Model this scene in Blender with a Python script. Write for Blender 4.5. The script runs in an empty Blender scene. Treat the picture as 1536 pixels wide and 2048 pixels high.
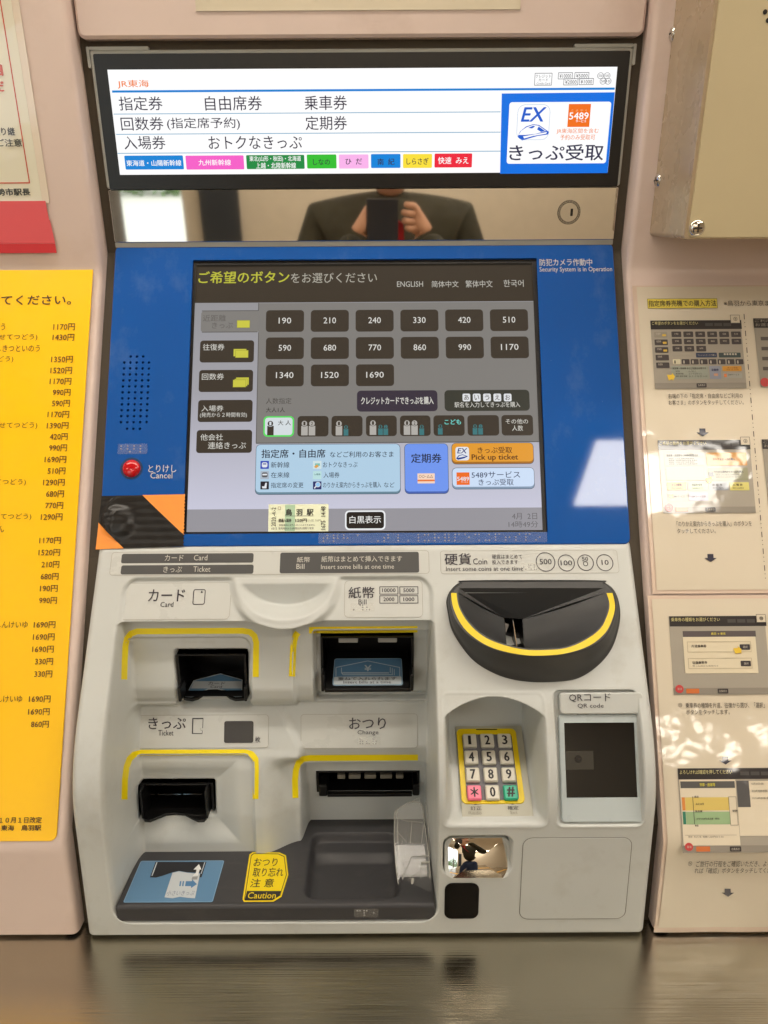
import bpy, bmesh, math, random
import numpy as np
from mathutils import Vector, Matrix
from mathutils.geometry import tessellate_polygon
random.seed(7)
scene = bpy.context.scene
COL = scene.collection

# ---------------------------------------------------------------- camera
F = 1540.0; PITCH = math.radians(15.5); ROLL = math.radians(0.33)
CAM = Vector((0.022, 0.0, 1.46))
_f = Vector((0, math.cos(PITCH), -math.sin(PITCH))); _u = Vector((0, math.sin(PITCH), math.cos(PITCH))); _r = Vector((1, 0, 0))
CR = _r*math.cos(ROLL) - _u*math.sin(ROLL); CU = _u*math.cos(ROLL) + _r*math.sin(ROLL); CF = _f
cd = bpy.data.cameras.new('camera'); cam = bpy.data.objects.new('camera', cd); COL.objects.link(cam)
M = Matrix((CR, CU, -CF)).transposed().to_4x4(); M.translation = CAM; cam.matrix_world = M
cd.sensor_fit = 'VERTICAL'; cd.sensor_height = 34.6; cd.lens = F/2048*34.6; cd.clip_start = 0.02; cd.clip_end = 200
scene.camera = cam
# ---------------------------------------------------------------- world and exposure
w = bpy.data.worlds.new('World'); scene.world = w; w.use_nodes = True
w.node_tree.nodes['Background'].inputs[0].default_value = (0.86, 0.95, 1.0, 1)
w.node_tree.nodes['Background'].inputs[1].default_value = 3.0
scene.view_settings.view_transform = 'Standard'; scene.view_settings.look = 'None'
scene.view_settings.exposure = 0.0; scene.view_settings.gamma = 1.0
scene.render.engine = 'CYCLES'
scene.cycles.use_denoising = True
scene.cycles.max_bounces = 8; scene.cycles.sample_clamp_indirect = 6
LIGHT_COL = (1.0, 0.90, 0.77)
LAMP = 0.95      # overall lamp level

# ---------------------------------------------------------------- materials
def s2l(c):
    return tuple(((v/255)/12.92 if v/255 <= .04045 else ((v/255+.055)/1.055)**2.4) for v in c)
def mat(name, rgb, rough=.5, metal=0, coat=0, bump=None, vary=0, lin=False, emit=0, spec=.5, coat_rough=.05, alpha=None, trans=0, ior=1.45):
    """rgb in sRGB 0-255 (or linear if lin); bump=(scale,strength,dist)"""
    m = bpy.data.materials.new(name); m.use_nodes = True
    nt = m.node_tree; b = nt.nodes['Principled BSDF']; L = nt.links
    c = tuple(rgb) if lin else s2l(rgb)
    b.inputs['Base Color'].default_value = (*c, 1); b.inputs['Roughness'].default_value = rough
    b.inputs['Metallic'].default_value = metal; b.inputs['Coat Weight'].default_value = coat
    b.inputs['Coat Roughness'].default_value = coat_rough; b.inputs['Specular IOR Level'].default_value = spec
    b.inputs['IOR'].default_value = ior
    if trans: b.inputs['Transmission Weight'].default_value = trans
    if alpha is not None: b.inputs['Alpha'].default_value = alpha
    g = nt.nodes.new('ShaderNodeNewGeometry')
    if vary:
        n = nt.nodes.new('ShaderNodeTexNoise'); n.inputs['Scale'].default_value = 9; n.inputs['Detail'].default_value = 6
        L.new(g.outputs['Position'], n.inputs['Vector'])
        r = nt.nodes.new('ShaderNodeMapRange'); r.inputs[1].default_value = .3; r.inputs[2].default_value = .7
        r.inputs[3].default_value = 1-vary; r.inputs[4].default_value = 1+vary*.4
        L.new(n.outputs[0], r.inputs[0])
        mx = nt.nodes.new('ShaderNodeVectorMath'); mx.operation = 'SCALE'; mx.inputs[0].default_value = c
        L.new(r.outputs[0], mx.inputs['Scale']); L.new(mx.outputs[0], b.inputs['Base Color'])
        n2 = nt.nodes.new('ShaderNodeTexNoise'); n2.inputs['Scale'].default_value = 35; n2.inputs['Detail'].default_value = 5
        L.new(g.outputs['Position'], n2.inputs['Vector'])
        r2 = nt.nodes.new('ShaderNodeMapRange'); r2.inputs[1].default_value = .35; r2.inputs[2].default_value = .65
        r2.inputs[3].default_value = rough*.88; r2.inputs[4].default_value = min(1, rough*1.12)
        L.new(n2.outputs[0], r2.inputs[0]); L.new(r2.outputs[0], b.inputs['Roughness'])
    if bump:
        n = nt.nodes.new('ShaderNodeTexNoise'); n.inputs['Scale'].default_value = bump[0]; n.inputs['Detail'].default_value = 3
        L.new(g.outputs['Position'], n.inputs['Vector'])
        bp = nt.nodes.new('ShaderNodeBump'); bp.inputs['Strength'].default_value = bump[1]; bp.inputs['Distance'].default_value = bump[2]
        L.new(n.outputs[0], bp.inputs['Height'])
        if coat: L.new(bp.outputs[0], b.inputs['Coat Normal'])
        else: L.new(bp.outputs[0], b.inputs['Normal'])
    if emit:
        b.inputs['Emission Color'].default_value = (*c, 1); b.inputs['Emission Strength'].default_value = emit
        b.inputs['Base Color'].default_value = (.004, .004, .004, 1)
    return m
_em = {}
def em(*rgb):      # a colour shown by a lit screen
    k = tuple(rgb)
    if k not in _em: _em[k] = mat('screen_light', rgb, rough=.25, emit=1.0, spec=.25)
    return _em[k]
_gl = {}
def gl(*rgb):      # print under glossy laminate
    k = tuple(rgb)
    if k not in _gl: _gl[k] = mat('laminated_print', rgb, rough=.6, coat=1.0, coat_rough=.06, bump=(14, .45, .0024))
    return _gl[k]
_pr = {}
def pr(*rgb):      # plain print
    k = tuple(rgb)
    if k not in _pr: _pr[k] = mat('print_ink', rgb, rough=.45)
    return _pr[k]

WALLM = mat('pink_beige_paint', (221, 202, 193), rough=.32, vary=.035, bump=(500, .05, .0004))
BODY = mat('light_grey_plastic', (198, 202, 200), rough=.40, vary=.045, bump=(1500, .10, .0002))
PLATE = mat('label_film', (200, 203, 200), rough=.30, vary=.02)
LINE = mat('plate_edge', (150, 147, 136), rough=.5)
BLUE = mat('blue_plastic', (24, 86, 168), rough=.04, vary=.03, spec=.5)
SILV = mat('grey_metal_paint', (170, 172, 166), rough=.35, vary=.03)
GAPM = mat('brown_seal', (80, 72, 60), rough=.8, bump=(300, .4, .001))
STEEL = mat('mirror_steel', (226, 222, 214), rough=.03, metal=1)
CHROME = mat('chrome', (215, 212, 205), rough=.08, metal=1)
BLACKG = mat('black_glass', (10, 10, 11), rough=.05, spec=.5)
BEZEL = mat('black_bezel', (14, 14, 15), rough=.30)
BLK = mat('black_plastic', (14, 14, 15), rough=.35, vary=.1)
DARK = mat('charcoal_plastic', (58, 58, 59), rough=.45, vary=.06, bump=(1800, .15, .0002))
TRAY = mat('charcoal_tray', (60, 60, 63), rough=.5, vary=.05, bump=(1800, .2, .0002))
YEL = mat('yellow_line', (246, 224, 0), rough=.4)
INK = mat('dark_grey_ink', (62, 59, 68), rough=.5)
LBL = mat('dark_grey_label', (84, 85, 86), rough=.3)
WHT = mat('white_ink', (205, 203, 195), rough=.5)
LBLUE = mat('blue_sticker', (96, 136, 172), rough=.35)
CLEAR = mat('clear_acrylic', (235, 236, 234), rough=.03, alpha=.13, spec=.9)
FILM = mat('clear_film', (235, 232, 222), rough=.12, alpha=.10)
DOT = mat('clear_dot', (235, 236, 236), rough=.05, alpha=.30)
COUNTER = None

def smudge(m, col, amount, scale, lo, hi, stretch=(1, 1, 1), rough=None):
    """handling marks: patches of another tone mixed into the base colour"""
    nt = m.node_tree; L = nt.links; b = nt.nodes['Principled BSDF']; bc = b.inputs['Base Color']
    g = nt.nodes.new('ShaderNodeNewGeometry'); mp = nt.nodes.new('ShaderNodeMapping'); mp.inputs['Scale'].default_value = stretch
    n = nt.nodes.new('ShaderNodeTexNoise'); n.inputs['Scale'].default_value = scale; n.inputs['Detail'].default_value = 8; n.inputs['Roughness'].default_value = .65
    r = nt.nodes.new('ShaderNodeMapRange'); r.inputs[1].default_value = lo; r.inputs[2].default_value = hi; r.inputs[4].default_value = amount
    mx = nt.nodes.new('ShaderNodeMix'); mx.data_type = 'RGBA'; mx.inputs[7].default_value = (*s2l(col), 1)
    L.new(g.outputs['Position'], mp.inputs[0]); L.new(mp.outputs[0], n.inputs['Vector']); L.new(n.outputs[0], r.inputs[0]); L.new(r.outputs[0], mx.inputs[0])
    if bc.links: L.new(bc.links[0].from_socket, mx.inputs[6])
    else: mx.inputs[6].default_value = bc.default_value
    L.new(mx.outputs[2], bc)
smudge(BODY, (150, 144, 128), .35, 14, .56, .80); smudge(BODY, (120, 112, 98), .5, 160, .70, .80)
smudge(BLUE, (110, 140, 180), .28, 22, .55, .78, (1, 1, .6)); smudge(BLUE, (150, 170, 200), .5, 240, .70, .78)
smudge(WALLM, (190, 164, 148), .4, 7, .55, .80); smudge(WALLM, (150, 126, 110), .5, 110, .71, .80)
smudge(TRAY, (96, 94, 92), .30, 45, .55, .75, (.5, 1, 1)); smudge(TRAY, (130, 128, 124), .5, 320, .70, .78)
smudge(BEZEL, (30, 30, 32), .25, 30, .55, .75)
# ---------------------------------------------------------------- planes of the place
def ray(px, py):
    return CF + CR*((px-768)/F) + CU*((1024-py)/F)
class Plane:
    """plane through two (y,z) points given relative to the camera; u = world x, v = up along the slope"""
    def __init__(s, a, b, off=0):
        A = Vector((0, a[0], a[1]+CAM.z)); B = Vector((0, b[0], b[1]+CAM.z))
        s.v = (A-B).normalized(); s.u = Vector((1, 0, 0)); s.n = s.u.cross(s.v).normalized()
        s.o = A + s.n*off; s.a = a; s.b = b
    def off(s, d):
        p = Plane(s.a, s.b); p.o = s.o + s.n*d; return p
    def hit(s, px, py):
        d = ray(px, py); t = (s.o-CAM).dot(s.n)/d.dot(s.n); return CAM + d*t
    def loc(s, px, py):
        q = s.hit(px, py)-s.o; return (q.dot(s.u), q.dot(s.v))
    def w(s, u, v, d=0): return s.o + s.u*u + s.v*v + s.n*d
    def box(s, x0, y0, x1, y1):
        xc, yc = (x0+x1)/2, (y0+y1)/2
        a = s.loc(x0, yc)[0]; b = s.loc(x1, yc)[0]; c = s.loc(xc, y1)[1]; d = s.loc(xc, y0)[1]
        return a, c, b, d
SGN = Plane((.954, .264), (.975, .068))
BLU = Plane((.978, .062), (.8246, -.267))
LCD = BLU.off(-.006)
SLO = Plane((.8246, -.267), (.6766, -.469))
VER = Plane((.677, -.40), (.677, -.66))
HDR = Plane((.8246, -.267), (.6766, -.469), -.0042)
PL2 = Plane((.798, -.4505), (.7785, -.500), .0003)
PR2 = Plane((.800, -.4525), (.785, -.500), .0003)
WALS = Plane((.955, .030), (.680, -.547))
WALV = Plane((.680, -.547), (.680, -.660))
WALU = Plane((.930, .264), (.955, .030))
MOD = Plane((.728, -.3985), (.677, -.521))
KPP = Plane((.775, -.4675), (.700, -.5136))
COUNTER_Z = CAM.z-.664

# ---------------------------------------------------------------- mesh builder
class MB:
    def __init__(s): s.v = []; s.f = []; s.sm = []
    def add(s, vs, fs, smooth=False):
        n = len(s.v); s.v += [tuple(p) for p in vs]; s.f += [tuple(n+i for i in f) for f in fs]; s.sm += [smooth]*len(fs)
    def flat(s, P, pts, d=0):
        """2D polygon (local u,v) as a flat face, counter-clockwise"""
        vs = [P.w(u, v, d) for u, v in pts]
        if len(pts) <= 4: s.add(vs, [tuple(range(len(pts)))])
        else:
            t = tessellate_polygon([[Vector((u, v, 0)) for u, v in pts]])
            A = pts
            fs = []
            for a, b, c in t:
                if (A[b][0]-A[a][0])*(A[c][1]-A[a][1])-(A[b][1]-A[a][1])*(A[c][0]-A[a][0]) < 0: a, b, c = a, c, b
                fs.append((a, b, c))
            s.add(vs, fs)
    def plate(s, P, outer, holes=(), d=0, th=.003, ch=0, inner=None, back=False):
        """extruded outline, front at d; inner = inset outline for a chamfer"""
        front = inner if inner else outer
        polys = [front]+list(holes)
        allp = [p for q in polys for p in q]
        t = tessellate_polygon([[Vector((u, v, 0)) for u, v in q] for q in polys])
        fs = []
        for a, b, c in t:
            A = allp
            if (A[b][0]-A[a][0])*(A[c][1]-A[a][1])-(A[b][1]-A[a][1])*(A[c][0]-A[a][0]) < 0: a, b, c = a, c, b
            fs.append((a, b, c))
        s.add([P.w(u, v, d) for u, v in allp], fs)
        def wall(q1, d1, q2, d2, flip=False, smooth=False):
            n = len(q1); vs = [P.w(u, v, d1) for u, v in q1]+[P.w(u, v, d2) for u, v in q2]
            f = [(i, n+i, n+(i+1) % n, (i+1) % n) for i in range(n)]
            if flip: f = [x[::-1] for x in f]
            s.add(vs, f, smooth)
        if inner: wall(inner, d, outer, d-ch, smooth=False); wall(outer, d-ch, outer, d-th)
        else: wall(outer, d, outer, d-th)
        for h in holes: wall(h, d, h, d-th, flip=True)
        if back: s.add([P.w(u, v, d-th) for u, v in outer], [tuple(range(len(outer)))[::-1]])
    def prism(s, lo, hi, x=None):
        """axis box"""
        (x0, y0, z0), (x1, y1, z1) = lo, hi
        vs = [(x0,y0,z0),(x1,y0,z0),(x1,y1,z0),(x0,y1,z0),(x0,y0,z1),(x1,y0,z1),(x1,y1,z1),(x0,y1,z1)]
        s.add(vs, [(0,3,2,1),(4,5,6,7),(0,1,5,4),(1,2,6,5),(2,3,7,6),(3,0,4,7)])
    def tube(s, pts, r, seg=8, caps=True):
        pts = [Vector(p) for p in pts]; rings = []
        for i, p in enumerate(pts):
            t = (pts[min(i+1, len(pts)-1)]-pts[max(i-1, 0)]).normalized()
            a = t.cross(Vector((0, 0, 1)));
            if a.length < .1: a = t.cross(Vector((0, 1, 0)))
            a.normalize(); b = t.cross(a).normalized()
            rr = r[i] if isinstance(r, (list, tuple)) else r
            rings.append([p+(a*math.cos(k*2*math.pi/seg)+b*math.sin(k*2*math.pi/seg))*rr for k in range(seg)])
        vs = [q for R in rings for q in R]; fs = []
        for i in range(len(pts)-1):
            for k in range(seg): fs.append((i*seg+k, i*seg+(k+1) % seg, (i+1)*seg+(k+1) % seg, (i+1)*seg+k))
        s.add(vs, [f[::-1] for f in fs], True)
        if caps: s.add(rings[0], [tuple(range(seg))]); s.add(rings[-1], [tuple(range(seg))[::-1]])
    def dome(s, P, c, r, h, seg=16, rings=4, d=0, rv=None):
        rv = rv or r; vs = []; fs = []
        for i in range(rings):
            a = i/rings*math.pi/2
            for k in range(seg):
                t = k*2*math.pi/seg
                vs.append(P.w(c[0]+r*math.cos(a)*math.cos(t), c[1]+rv*math.cos(a)*math.sin(t), d+h*math.sin(a)))
        vs.append(P.w(c[0], c[1], d+h))
        for i in range(rings-1):
            for k in range(seg): fs.append((i*seg+k, i*seg+(k+1) % seg, (i+1)*seg+(k+1) % seg, (i+1)*seg+k))
        for k in range(seg): fs.append(((rings-1)*seg+k, (rings-1)*seg+(k+1) % seg, rings*seg))
        s.add(vs, fs, True)
    def grid(s, fn, nu, nv, smooth=True, flip=False):
        vs = [fn(i/nu, j/nv) for j in range(nv+1) for i in range(nu+1)]
        fs = [(j*(nu+1)+i, j*(nu+1)+i+1, (j+1)*(nu+1)+i+1, (j+1)*(nu+1)+i) for j in range(nv) for i in range(nu)]
        if flip: fs = [f[::-1] for f in fs]
        s.add(vs, fs, smooth)
    def build(s, name, m, parent=None, bevel=0, label=None, kind=None):
        me = bpy.data.meshes.new(name); me.from_pydata(s.v, [], s.f); me.update()
        me.polygons.foreach_set('use_smooth', s.sm)
        me.materials.append(m)
        o = bpy.data.objects.new(name, me); COL.objects.link(o)
        if parent is not None:
            o.parent = parent; q = parent; L = Vector((0, 0, 0))
            while q is not None: L += q.location; q = q.parent
            o.location = (0, 0, 0)
            me.transform(Matrix.Translation(-L))
        if bevel:
            bm = bmesh.new(); bm.from_mesh(me); bmesh.ops.remove_doubles(bm, verts=bm.verts, dist=1e-5)
            ed = [e for e in bm.edges if len(e.link_faces) == 2 and e.calc_face_angle(0) > .6]
            bmesh.ops.bevel(bm, geom=ed, offset=bevel, segments=3, profile=.5, affect='EDGES', clamp_overlap=True)
            for f in bm.faces: f.smooth = True
            bm.to_mesh(me); bm.free()
            md = o.modifiers.new('weighted_normal', 'WEIGHTED_NORMAL'); md.keep_sharp = True
        if label: o['label'] = label
        if kind: o['kind'] = kind
        return o
def thing(name, label, cat, loc, group=None):
    o = bpy.data.objects.new(name, None); o.empty_display_size = .05; COL.objects.link(o)
    o.location = loc; o['label'] = label; o['category'] = cat
    if group: o['group'] = group
    return o
def tag(o, label, cat, group=None):
    o['label'] = label; o['category'] = cat
    if group: o['group'] = group
    return o
def rr(x0, y0, x1, y1, r, n=5, inset=0):
    x0 += inset; y0 += inset; x1 -= inset; y1 -= inset; r = max(r-inset, .0001)
    pts = []
    for cx, cy, a0 in ((x1-r, y0+r, -90), (x1-r, y1-r, 0), (x0+r, y1-r, 90), (x0+r, y0+r, 180)):
        for k in range(n+1):
            a = math.radians(a0+90*k/n); pts.append((cx+r*math.cos(a), cy+r*math.sin(a)))
    return pts
def circ(cx, cy, r, n=16, ry=None):
    ry = ry or r
    return [(cx+r*math.cos(2*math.pi*k/n), cy+ry*math.sin(2*math.pi*k/n)) for k in range(n)]
MM = .001
def prr(P, x0, y0, x1, y1, r=0, inset=0):
    """rounded rectangle from a pixel box on plane P, radius in pixels"""
    b = P.box(x0, y0, x1, y1); R = r*(b[2]-b[0])/(x1-x0)
    if r <= 0: return [(b[0]+inset, b[1]+inset), (b[2]-inset, b[1]+inset), (b[2]-inset, b[3]-inset), (b[0]+inset, b[3]-inset)]
    return rr(*b, R, 4, inset)
def ring2(mb, P, outer, inner, d=0):
    n = len(outer); vs = [P.w(u, v, d) for u, v in outer]+[P.w(u, v, d) for u, v in inner]
    mb.add(vs, [(i, (i+1) % n, n+(i+1) % n, n+i) for i in range(n)])
def pts(P, L): return [P.loc(x, y) for x, y in L]
def ccw(L):
    a = sum(L[i][0]*L[(i+1) % len(L)][1]-L[(i+1) % len(L)][0]*L[i][1] for i in range(len(L)))
    return L if a > 0 else L[::-1]

class Flat:
    """collects flat print on plane P, one mesh per colour, under one parent"""
    def __init__(s, P, parent): s.P = P; s.parent = parent; s.m = {}
    def _mb(s, m, nm):
        mb = MB(); s.m[len(s.m)] = (mb, m, nm); return mb
    def rect(s, b, m, r=0, d=.0002, nm='print'): s._mb(m, nm).flat(s.P, prr(s.P, *b, r), d)
    def frame(s, b, m, r=4, w=1.2, d=.0003, nm='print'):
        o = prr(s.P, *b, r) if r else prr(s.P, *b, .01)
        q = s.P.box(*b); k = (q[2]-q[0])/(b[2]-b[0])
        i = prr(s.P, *b, r, w*k) if r else prr(s.P, *b, .01, w*k)
        ring2(s._mb(m, nm), s.P, o, i, d)
    def poly(s, L, m, d=.0003, nm='print'): s._mb(m, nm).flat(s.P, ccw(pts(s.P, L)), d)
    def circle(s, x, y, r, m, d=.0003, w=None, nm='print'):
        b = s.P.box(x-r, y-r, x+r, y+r); c = ((b[0]+b[2])/2, (b[1]+b[3])/2)
        ra = (b[2]-b[0])/2; rb = (b[3]-b[1])/2
        if w:
            ring2(s._mb(m, nm), s.P, circ(*c, ra, 24, rb), circ(*c, ra*(1-w/r), 24, rb*(1-w/r)), d)
        else: s._mb(m, nm).flat(s.P, circ(*c, ra, 20, rb), d)
    def text(s, t, b, m, bold=0, d=.0005, rot=0, shear=0, nm='lettering'):
        TQ.append((t, s.P, b, m, bold, d, rot, shear, s.parent, nm))
    def done(s):
        for mb, m, nm in s.m.values(): mb.build(nm, m, s.parent)
TQ = []
def flush_text():
    bodies = {}
    for q in TQ: bodies.setdefault((q[0], 0), None)
    tmp = []
    for i, (t, bold) in enumerate(bodies):
        c = bpy.data.curves.new('t', 'FONT'); c.body = t; c.size = 1; c.resolution_u = 2; c.offset = bold
        o = bpy.data.objects.new('t', c); COL.objects.link(o); tmp.append(((t, bold), o))
    dg = bpy.context.evaluated_depsgraph_get(); dg.update()
    for k, o in tmp:
        me = bpy.data.meshes.new_from_object(o.evaluated_get(dg))
        n = len(me.vertices); co = np.empty(n*3); me.vertices.foreach_get('co', co); co = co.reshape(-1, 3)[:, :2]
        fs = [tuple(p.vertices) for p in me.polygons]
        if n:
            mn, mx = co.min(0), co.max(0); co = (co-mn)/np.maximum(mx-mn, 1e-6)
        bodies[k] = (co, fs); c = o.data
        bpy.data.objects.remove(o); bpy.data.curves.remove(c); bpy.data.meshes.remove(me)
    out = {}
    for t, P, b, m, bold, d, rot, shear, parent, nm in TQ:
        co, fs = bodies[(t, 0)]
        if not len(co): continue
        x0, y0, x1, y1 = P.box(*b); W, H = x1-x0, y1-y0
        if rot:    # quarter turn: reading upwards
            u = x1-co[:, 1]*W; v = y0+co[:, 0]*H
        else:
            u = x0+co[:, 0]*W*(1-shear)+co[:, 1]*W*shear; v = y0+co[:, 1]*H
        k = len(out)
        if k not in out: out[k] = (MB(), m, parent, nm)
        n_ = max(1, len(t)); em_ = H if rot == 0 else W
        if bold:
            e = bold*em_*1.7
            u = x0+e/2+(u-x0)*(W-e)/max(W, 1e-9)
            for i, (du, dv) in enumerate(((-.5, 0), (.5, 0), (0, .3), (0, -.3))): out[k][0].add([P.w(a+du*e, c+dv*e, d+i*2e-5) for a, c in zip(u, v)], fs)
        else: out[k][0].add([P.w(a, c, d) for a, c in zip(u, v)], fs)
    for mb, m, parent, nm in out.values(): mb.build(nm, m, parent)
    TQ.clear()

#@@SETTING
# ================================================================ SETTING
def setting():
    global COUNTER
    # brushed steel counter
    m = mat('brushed_steel', (184, 177, 160), rough=.22, metal=1, vary=.03)
    nt = m.node_tree; L = nt.links; b = nt.nodes['Principled BSDF']
    g = nt.nodes.new('ShaderNodeNewGeometry'); mp = nt.nodes.new('ShaderNodeMapping'); mp.inputs['Scale'].default_value = (3, 900, 1)
    n = nt.nodes.new('ShaderNodeTexNoise'); n.inputs['Scale'].default_value = 1; n.inputs['Detail'].default_value = 4
    L.new(g.outputs['Position'], mp.inputs[0]); L.new(mp.outputs[0], n.inputs['Vector'])
    bp = nt.nodes.new('ShaderNodeBump'); bp.inputs['Strength'].default_value = .5; bp.inputs['Distance'].default_value = .0004
    L.new(n.outputs[0], bp.inputs['Height'])
    # faint dents of the sheet
    n3 = nt.nodes.new('ShaderNodeTexNoise'); n3.inputs['Scale'].default_value = 14; n3.inputs['Detail'].default_value = 2
    L.new(g.outputs['Position'], n3.inputs['Vector'])
    b2 = nt.nodes.new('ShaderNodeBump'); b2.inputs['Strength'].default_value = .12; b2.inputs['Distance'].default_value = .003
    L.new(n3.outputs[0], b2.inputs['Height']); L.new(b2.outputs[0], bp.inputs['Normal'])
    L.new(bp.outputs[0], b.inputs['Normal'])
    b.inputs['Anisotropic'].default_value = .6
    k = MB(); k.prism((-2.6, .40, COUNTER_Z-.04), (2.6, 1.02, COUNTER_Z))
    o = k.build('steel_counter', m, bevel=.006); tag(o, 'brushed stainless steel counter under the ticket machine', 'counter')
    k = MB(); k.prism((-2.6, .52, 0), (2.6, .56, COUNTER_Z-.045))
    o = k.build('counter_front_panel', WALLM, bevel=.003); o['kind'] = 'structure'
    # wall fascia left and right of the machine: one folded sheet each
    def fold(x0, x1, name):
        k = MB(); z = CAM.z
        prof = [(.86, .90), (.930, .264), (.9535, .044), (.9555, .034), (.954, .022), (.688, -.532), (.6805, -.545), (.680, -.560), (.680, -.660)]
        e = .007
        n = len(prof); X = [(x0, .05), (x0, e), (x0+.0007, e*.62), (x0+.002, e*.3), (x0+.0043, e*.08), (x0+e, 0), (x1-e, 0), (x1-.0043, e*.08), (x1-.002, e*.3), (x1-.0007, e*.62), (x1, e), (x1, .05)]
        vs = []
        for (y, zz) in prof:
            for (x, dy) in X: vs.append((x, y+dy, zz+z))
        c = len(X); fs = [(i*c+j, (i+1)*c+j, (i+1)*c+j+1, i*c+j+1) for i in range(n-1) for j in range(c-1)]
        k.add(vs, fs, True)
        o = k.build(name, WALLM); o['kind'] = 'structure'
        return o
    G = .3115
    fold(-2.6, -G, 'fascia_left'); fold(G, 2.6, 'fascia_right')
    # dark seal behind the gaps
    k = MB(); z = CAM.z
    for (y0, z0), (y1, z1) in (((.962, .255), (.985, .055)), ((.985, .055), (.70, -.54)), ((.70, -.54), (.70, -.664))):
        for xa, xb in ((-.335, -.2985), (.2985, .335)):
            k.add([(xa, y1, z1+z), (xb, y1, z1+z), (xb, y0, z0+z), (xa, y0, z0+z)], [(0, 1, 2, 3)])
    k.add([(-.335, .9621, .255+z), (.335, .9621, .255+z), (.335, .955, .40+z), (-.335, .955, .40+z)], [(0, 1, 2, 3)])
    o = k.build('recess_seal', GAPM); o['kind'] = 'structure'
    # cover above the machine
    P = Plane((.925, .50), (.946, .280)); a = P.loc(172, 76); b_ = P.loc(1284, 70)
    k = MB(); v0 = P.loc(728, 74)[1]
    k.plate(P, rr(-.3085, v0, .3085, v0+.45, .008), d=0, th=.03, ch=.003, inner=rr(-.3085, v0, .3085, v0+.45, .008, 5, .003))
    o = k.build('cover_panel', WALLM); tag(o, 'pink beige metal cover panel above the lit sign', 'panel')
    k = MB(); k.plate(P, prr(P, 386, -140, 1044, 21), d=.0012, th=.001)
    tp = mat('cream_notice', (214, 204, 180), rough=.3, coat=.9, coat_rough=.04, bump=(60, .4, .001))
    o = k.build('blank_notice', tp); tag(o, 'cream laminated notice taped above the machine, lower edge in view', 'notice')
    # room behind the photographer, seen only in reflections
    floor = mat('station_floor', (140, 126, 106), rough=.25, vary=.08)
    k = MB(); k.prism((-5, -6, -.05), (5, 1.3, 0)); k.build('floor', floor)['kind'] = 'structure'
    k = MB(); k.prism((-5, -3.1, .001), (5, -2.8, .004)); o = k.build('tactile_strip', mat('tactile_yellow', (225, 170, 40), rough=.5)); o['kind'] = 'structure'
    rm = mat('station_wall_paint', (222, 212, 194), rough=.6, vary=.05)
    k = MB(); k.prism((-5, -6, 2.95), (5, 1.3, 3.0)); k.build('ceiling', rm)['kind'] = 'structure'
    k = MB(); k.prism((-1.90, -6.1, 0), (5, -6, 3)); k.prism((-5, -6.1, 2.3), (-1.90, -6, 3)); k.build('back_wall', rm)['kind'] = 'structure'
    k = MB(); k.prism((-5.1, -6, 0), (-5, 1.3, 3)); k.prism((5, -6, 0), (5.1, 1.3, 3)); k.prism((-5, 1.2, 0), (5, 1.3, 3)); k.build('side_walls', rm)['kind'] = 'structure'
    k = MB(); k.prism((-60, -80, -.1), (30, -6.1, -.02)); k.build('forecourt', mat('pale_concrete', (205, 200, 190), rough=.8))['kind'] = 'structure'
    k = MB(); k.prism((-1.72, -5.99, .5), (-1.35, -5.93, 1.6))
    tag(k.build('dark_noticeboard', mat('slate_board', (52, 58, 66), rough=.5)), 'dark slate noticeboard on the far wall, seen mirrored in the steel strip', 'noticeboard')
    # hedge outside
    hm = mat('hedge_leaf', (96, 128, 62), rough=.6, vary=.3); k = MB(); rnd = random.Random(3)
    for i in range(2600):
        c = Vector((rnd.uniform(-14, -4), rnd.uniform(-17.5, -16), 0)); c.z = rnd.uniform(0, 1.15+.35*math.sin(c.x*1.7)+.2*math.sin(c.x*4.1))
        a = Vector((rnd.gauss(0, 1), rnd.gauss(0, 1), rnd.gauss(0, 1))).normalized()*.11; b2_ = a.cross(Vector((rnd.gauss(0, 1), rnd.gauss(0, 1), rnd.gauss(0, 1)))).normalized()*.07
        k.add([c-a, c+b2_, c+a, c-b2_], [(0, 1, 2, 3)])
    o = k.build('hedge', hm); o['kind'] = 'stuff'; tag(o, 'sunlit green hedge outside, seen mirrored at the left of the steel strip', 'hedge')
    k = MB(); k.tube([(-3.55, -9, 0), (-3.5, -9, 1.5), (-3.57, -9, 3.2)], [.11, .09, .08], 8)
    tag(k.build('tree_trunk', mat('bark', (80, 66, 52), rough=.8, vary=.2)), 'brown tree trunk outside, seen mirrored at the far left of the steel strip', 'tree')
    # ceiling lights
    lm = mat('lamp_diffuser', (255, 255, 255), emit=1)
    bs = lm.node_tree.nodes['Principled BSDF']; bs.inputs['Emission Color'].default_value = (*LIGHT_COL, 1); bs.inputs['Emission Strength'].default_value = 26*LAMP
    cool = mat('cool_diffuser', (255, 255, 255), emit=1)
    bs = cool.node_tree.nodes['Principled BSDF']; bs.inputs['Emission Color'].default_value = (1, .93, .83, 1); bs.inputs['Emission Strength'].default_value = 22*LAMP
    def lamp(x0, y0, x1, y1, m, label):
        t = thing('ceiling_light', label, 'ceiling light', ((x0+x1)/2, (y0+y1)/2, 2.95), 'ceiling lights behind the viewer')
        k = MB(); k.prism((x0-.03, y0-.03, 2.90), (x1+.03, y1+.03, 2.949)); k.build('housing', SILV, t, bevel=.004)
        k = MB(); k.prism((x0, y0, 2.885), (x1, y1, 2.899)); k.build('diffuser', m, t)
    for (a, b, c, d_, mm, la) in LIGHTS: lamp(a, b, c, d_, lm if mm else cool, la)
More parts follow.
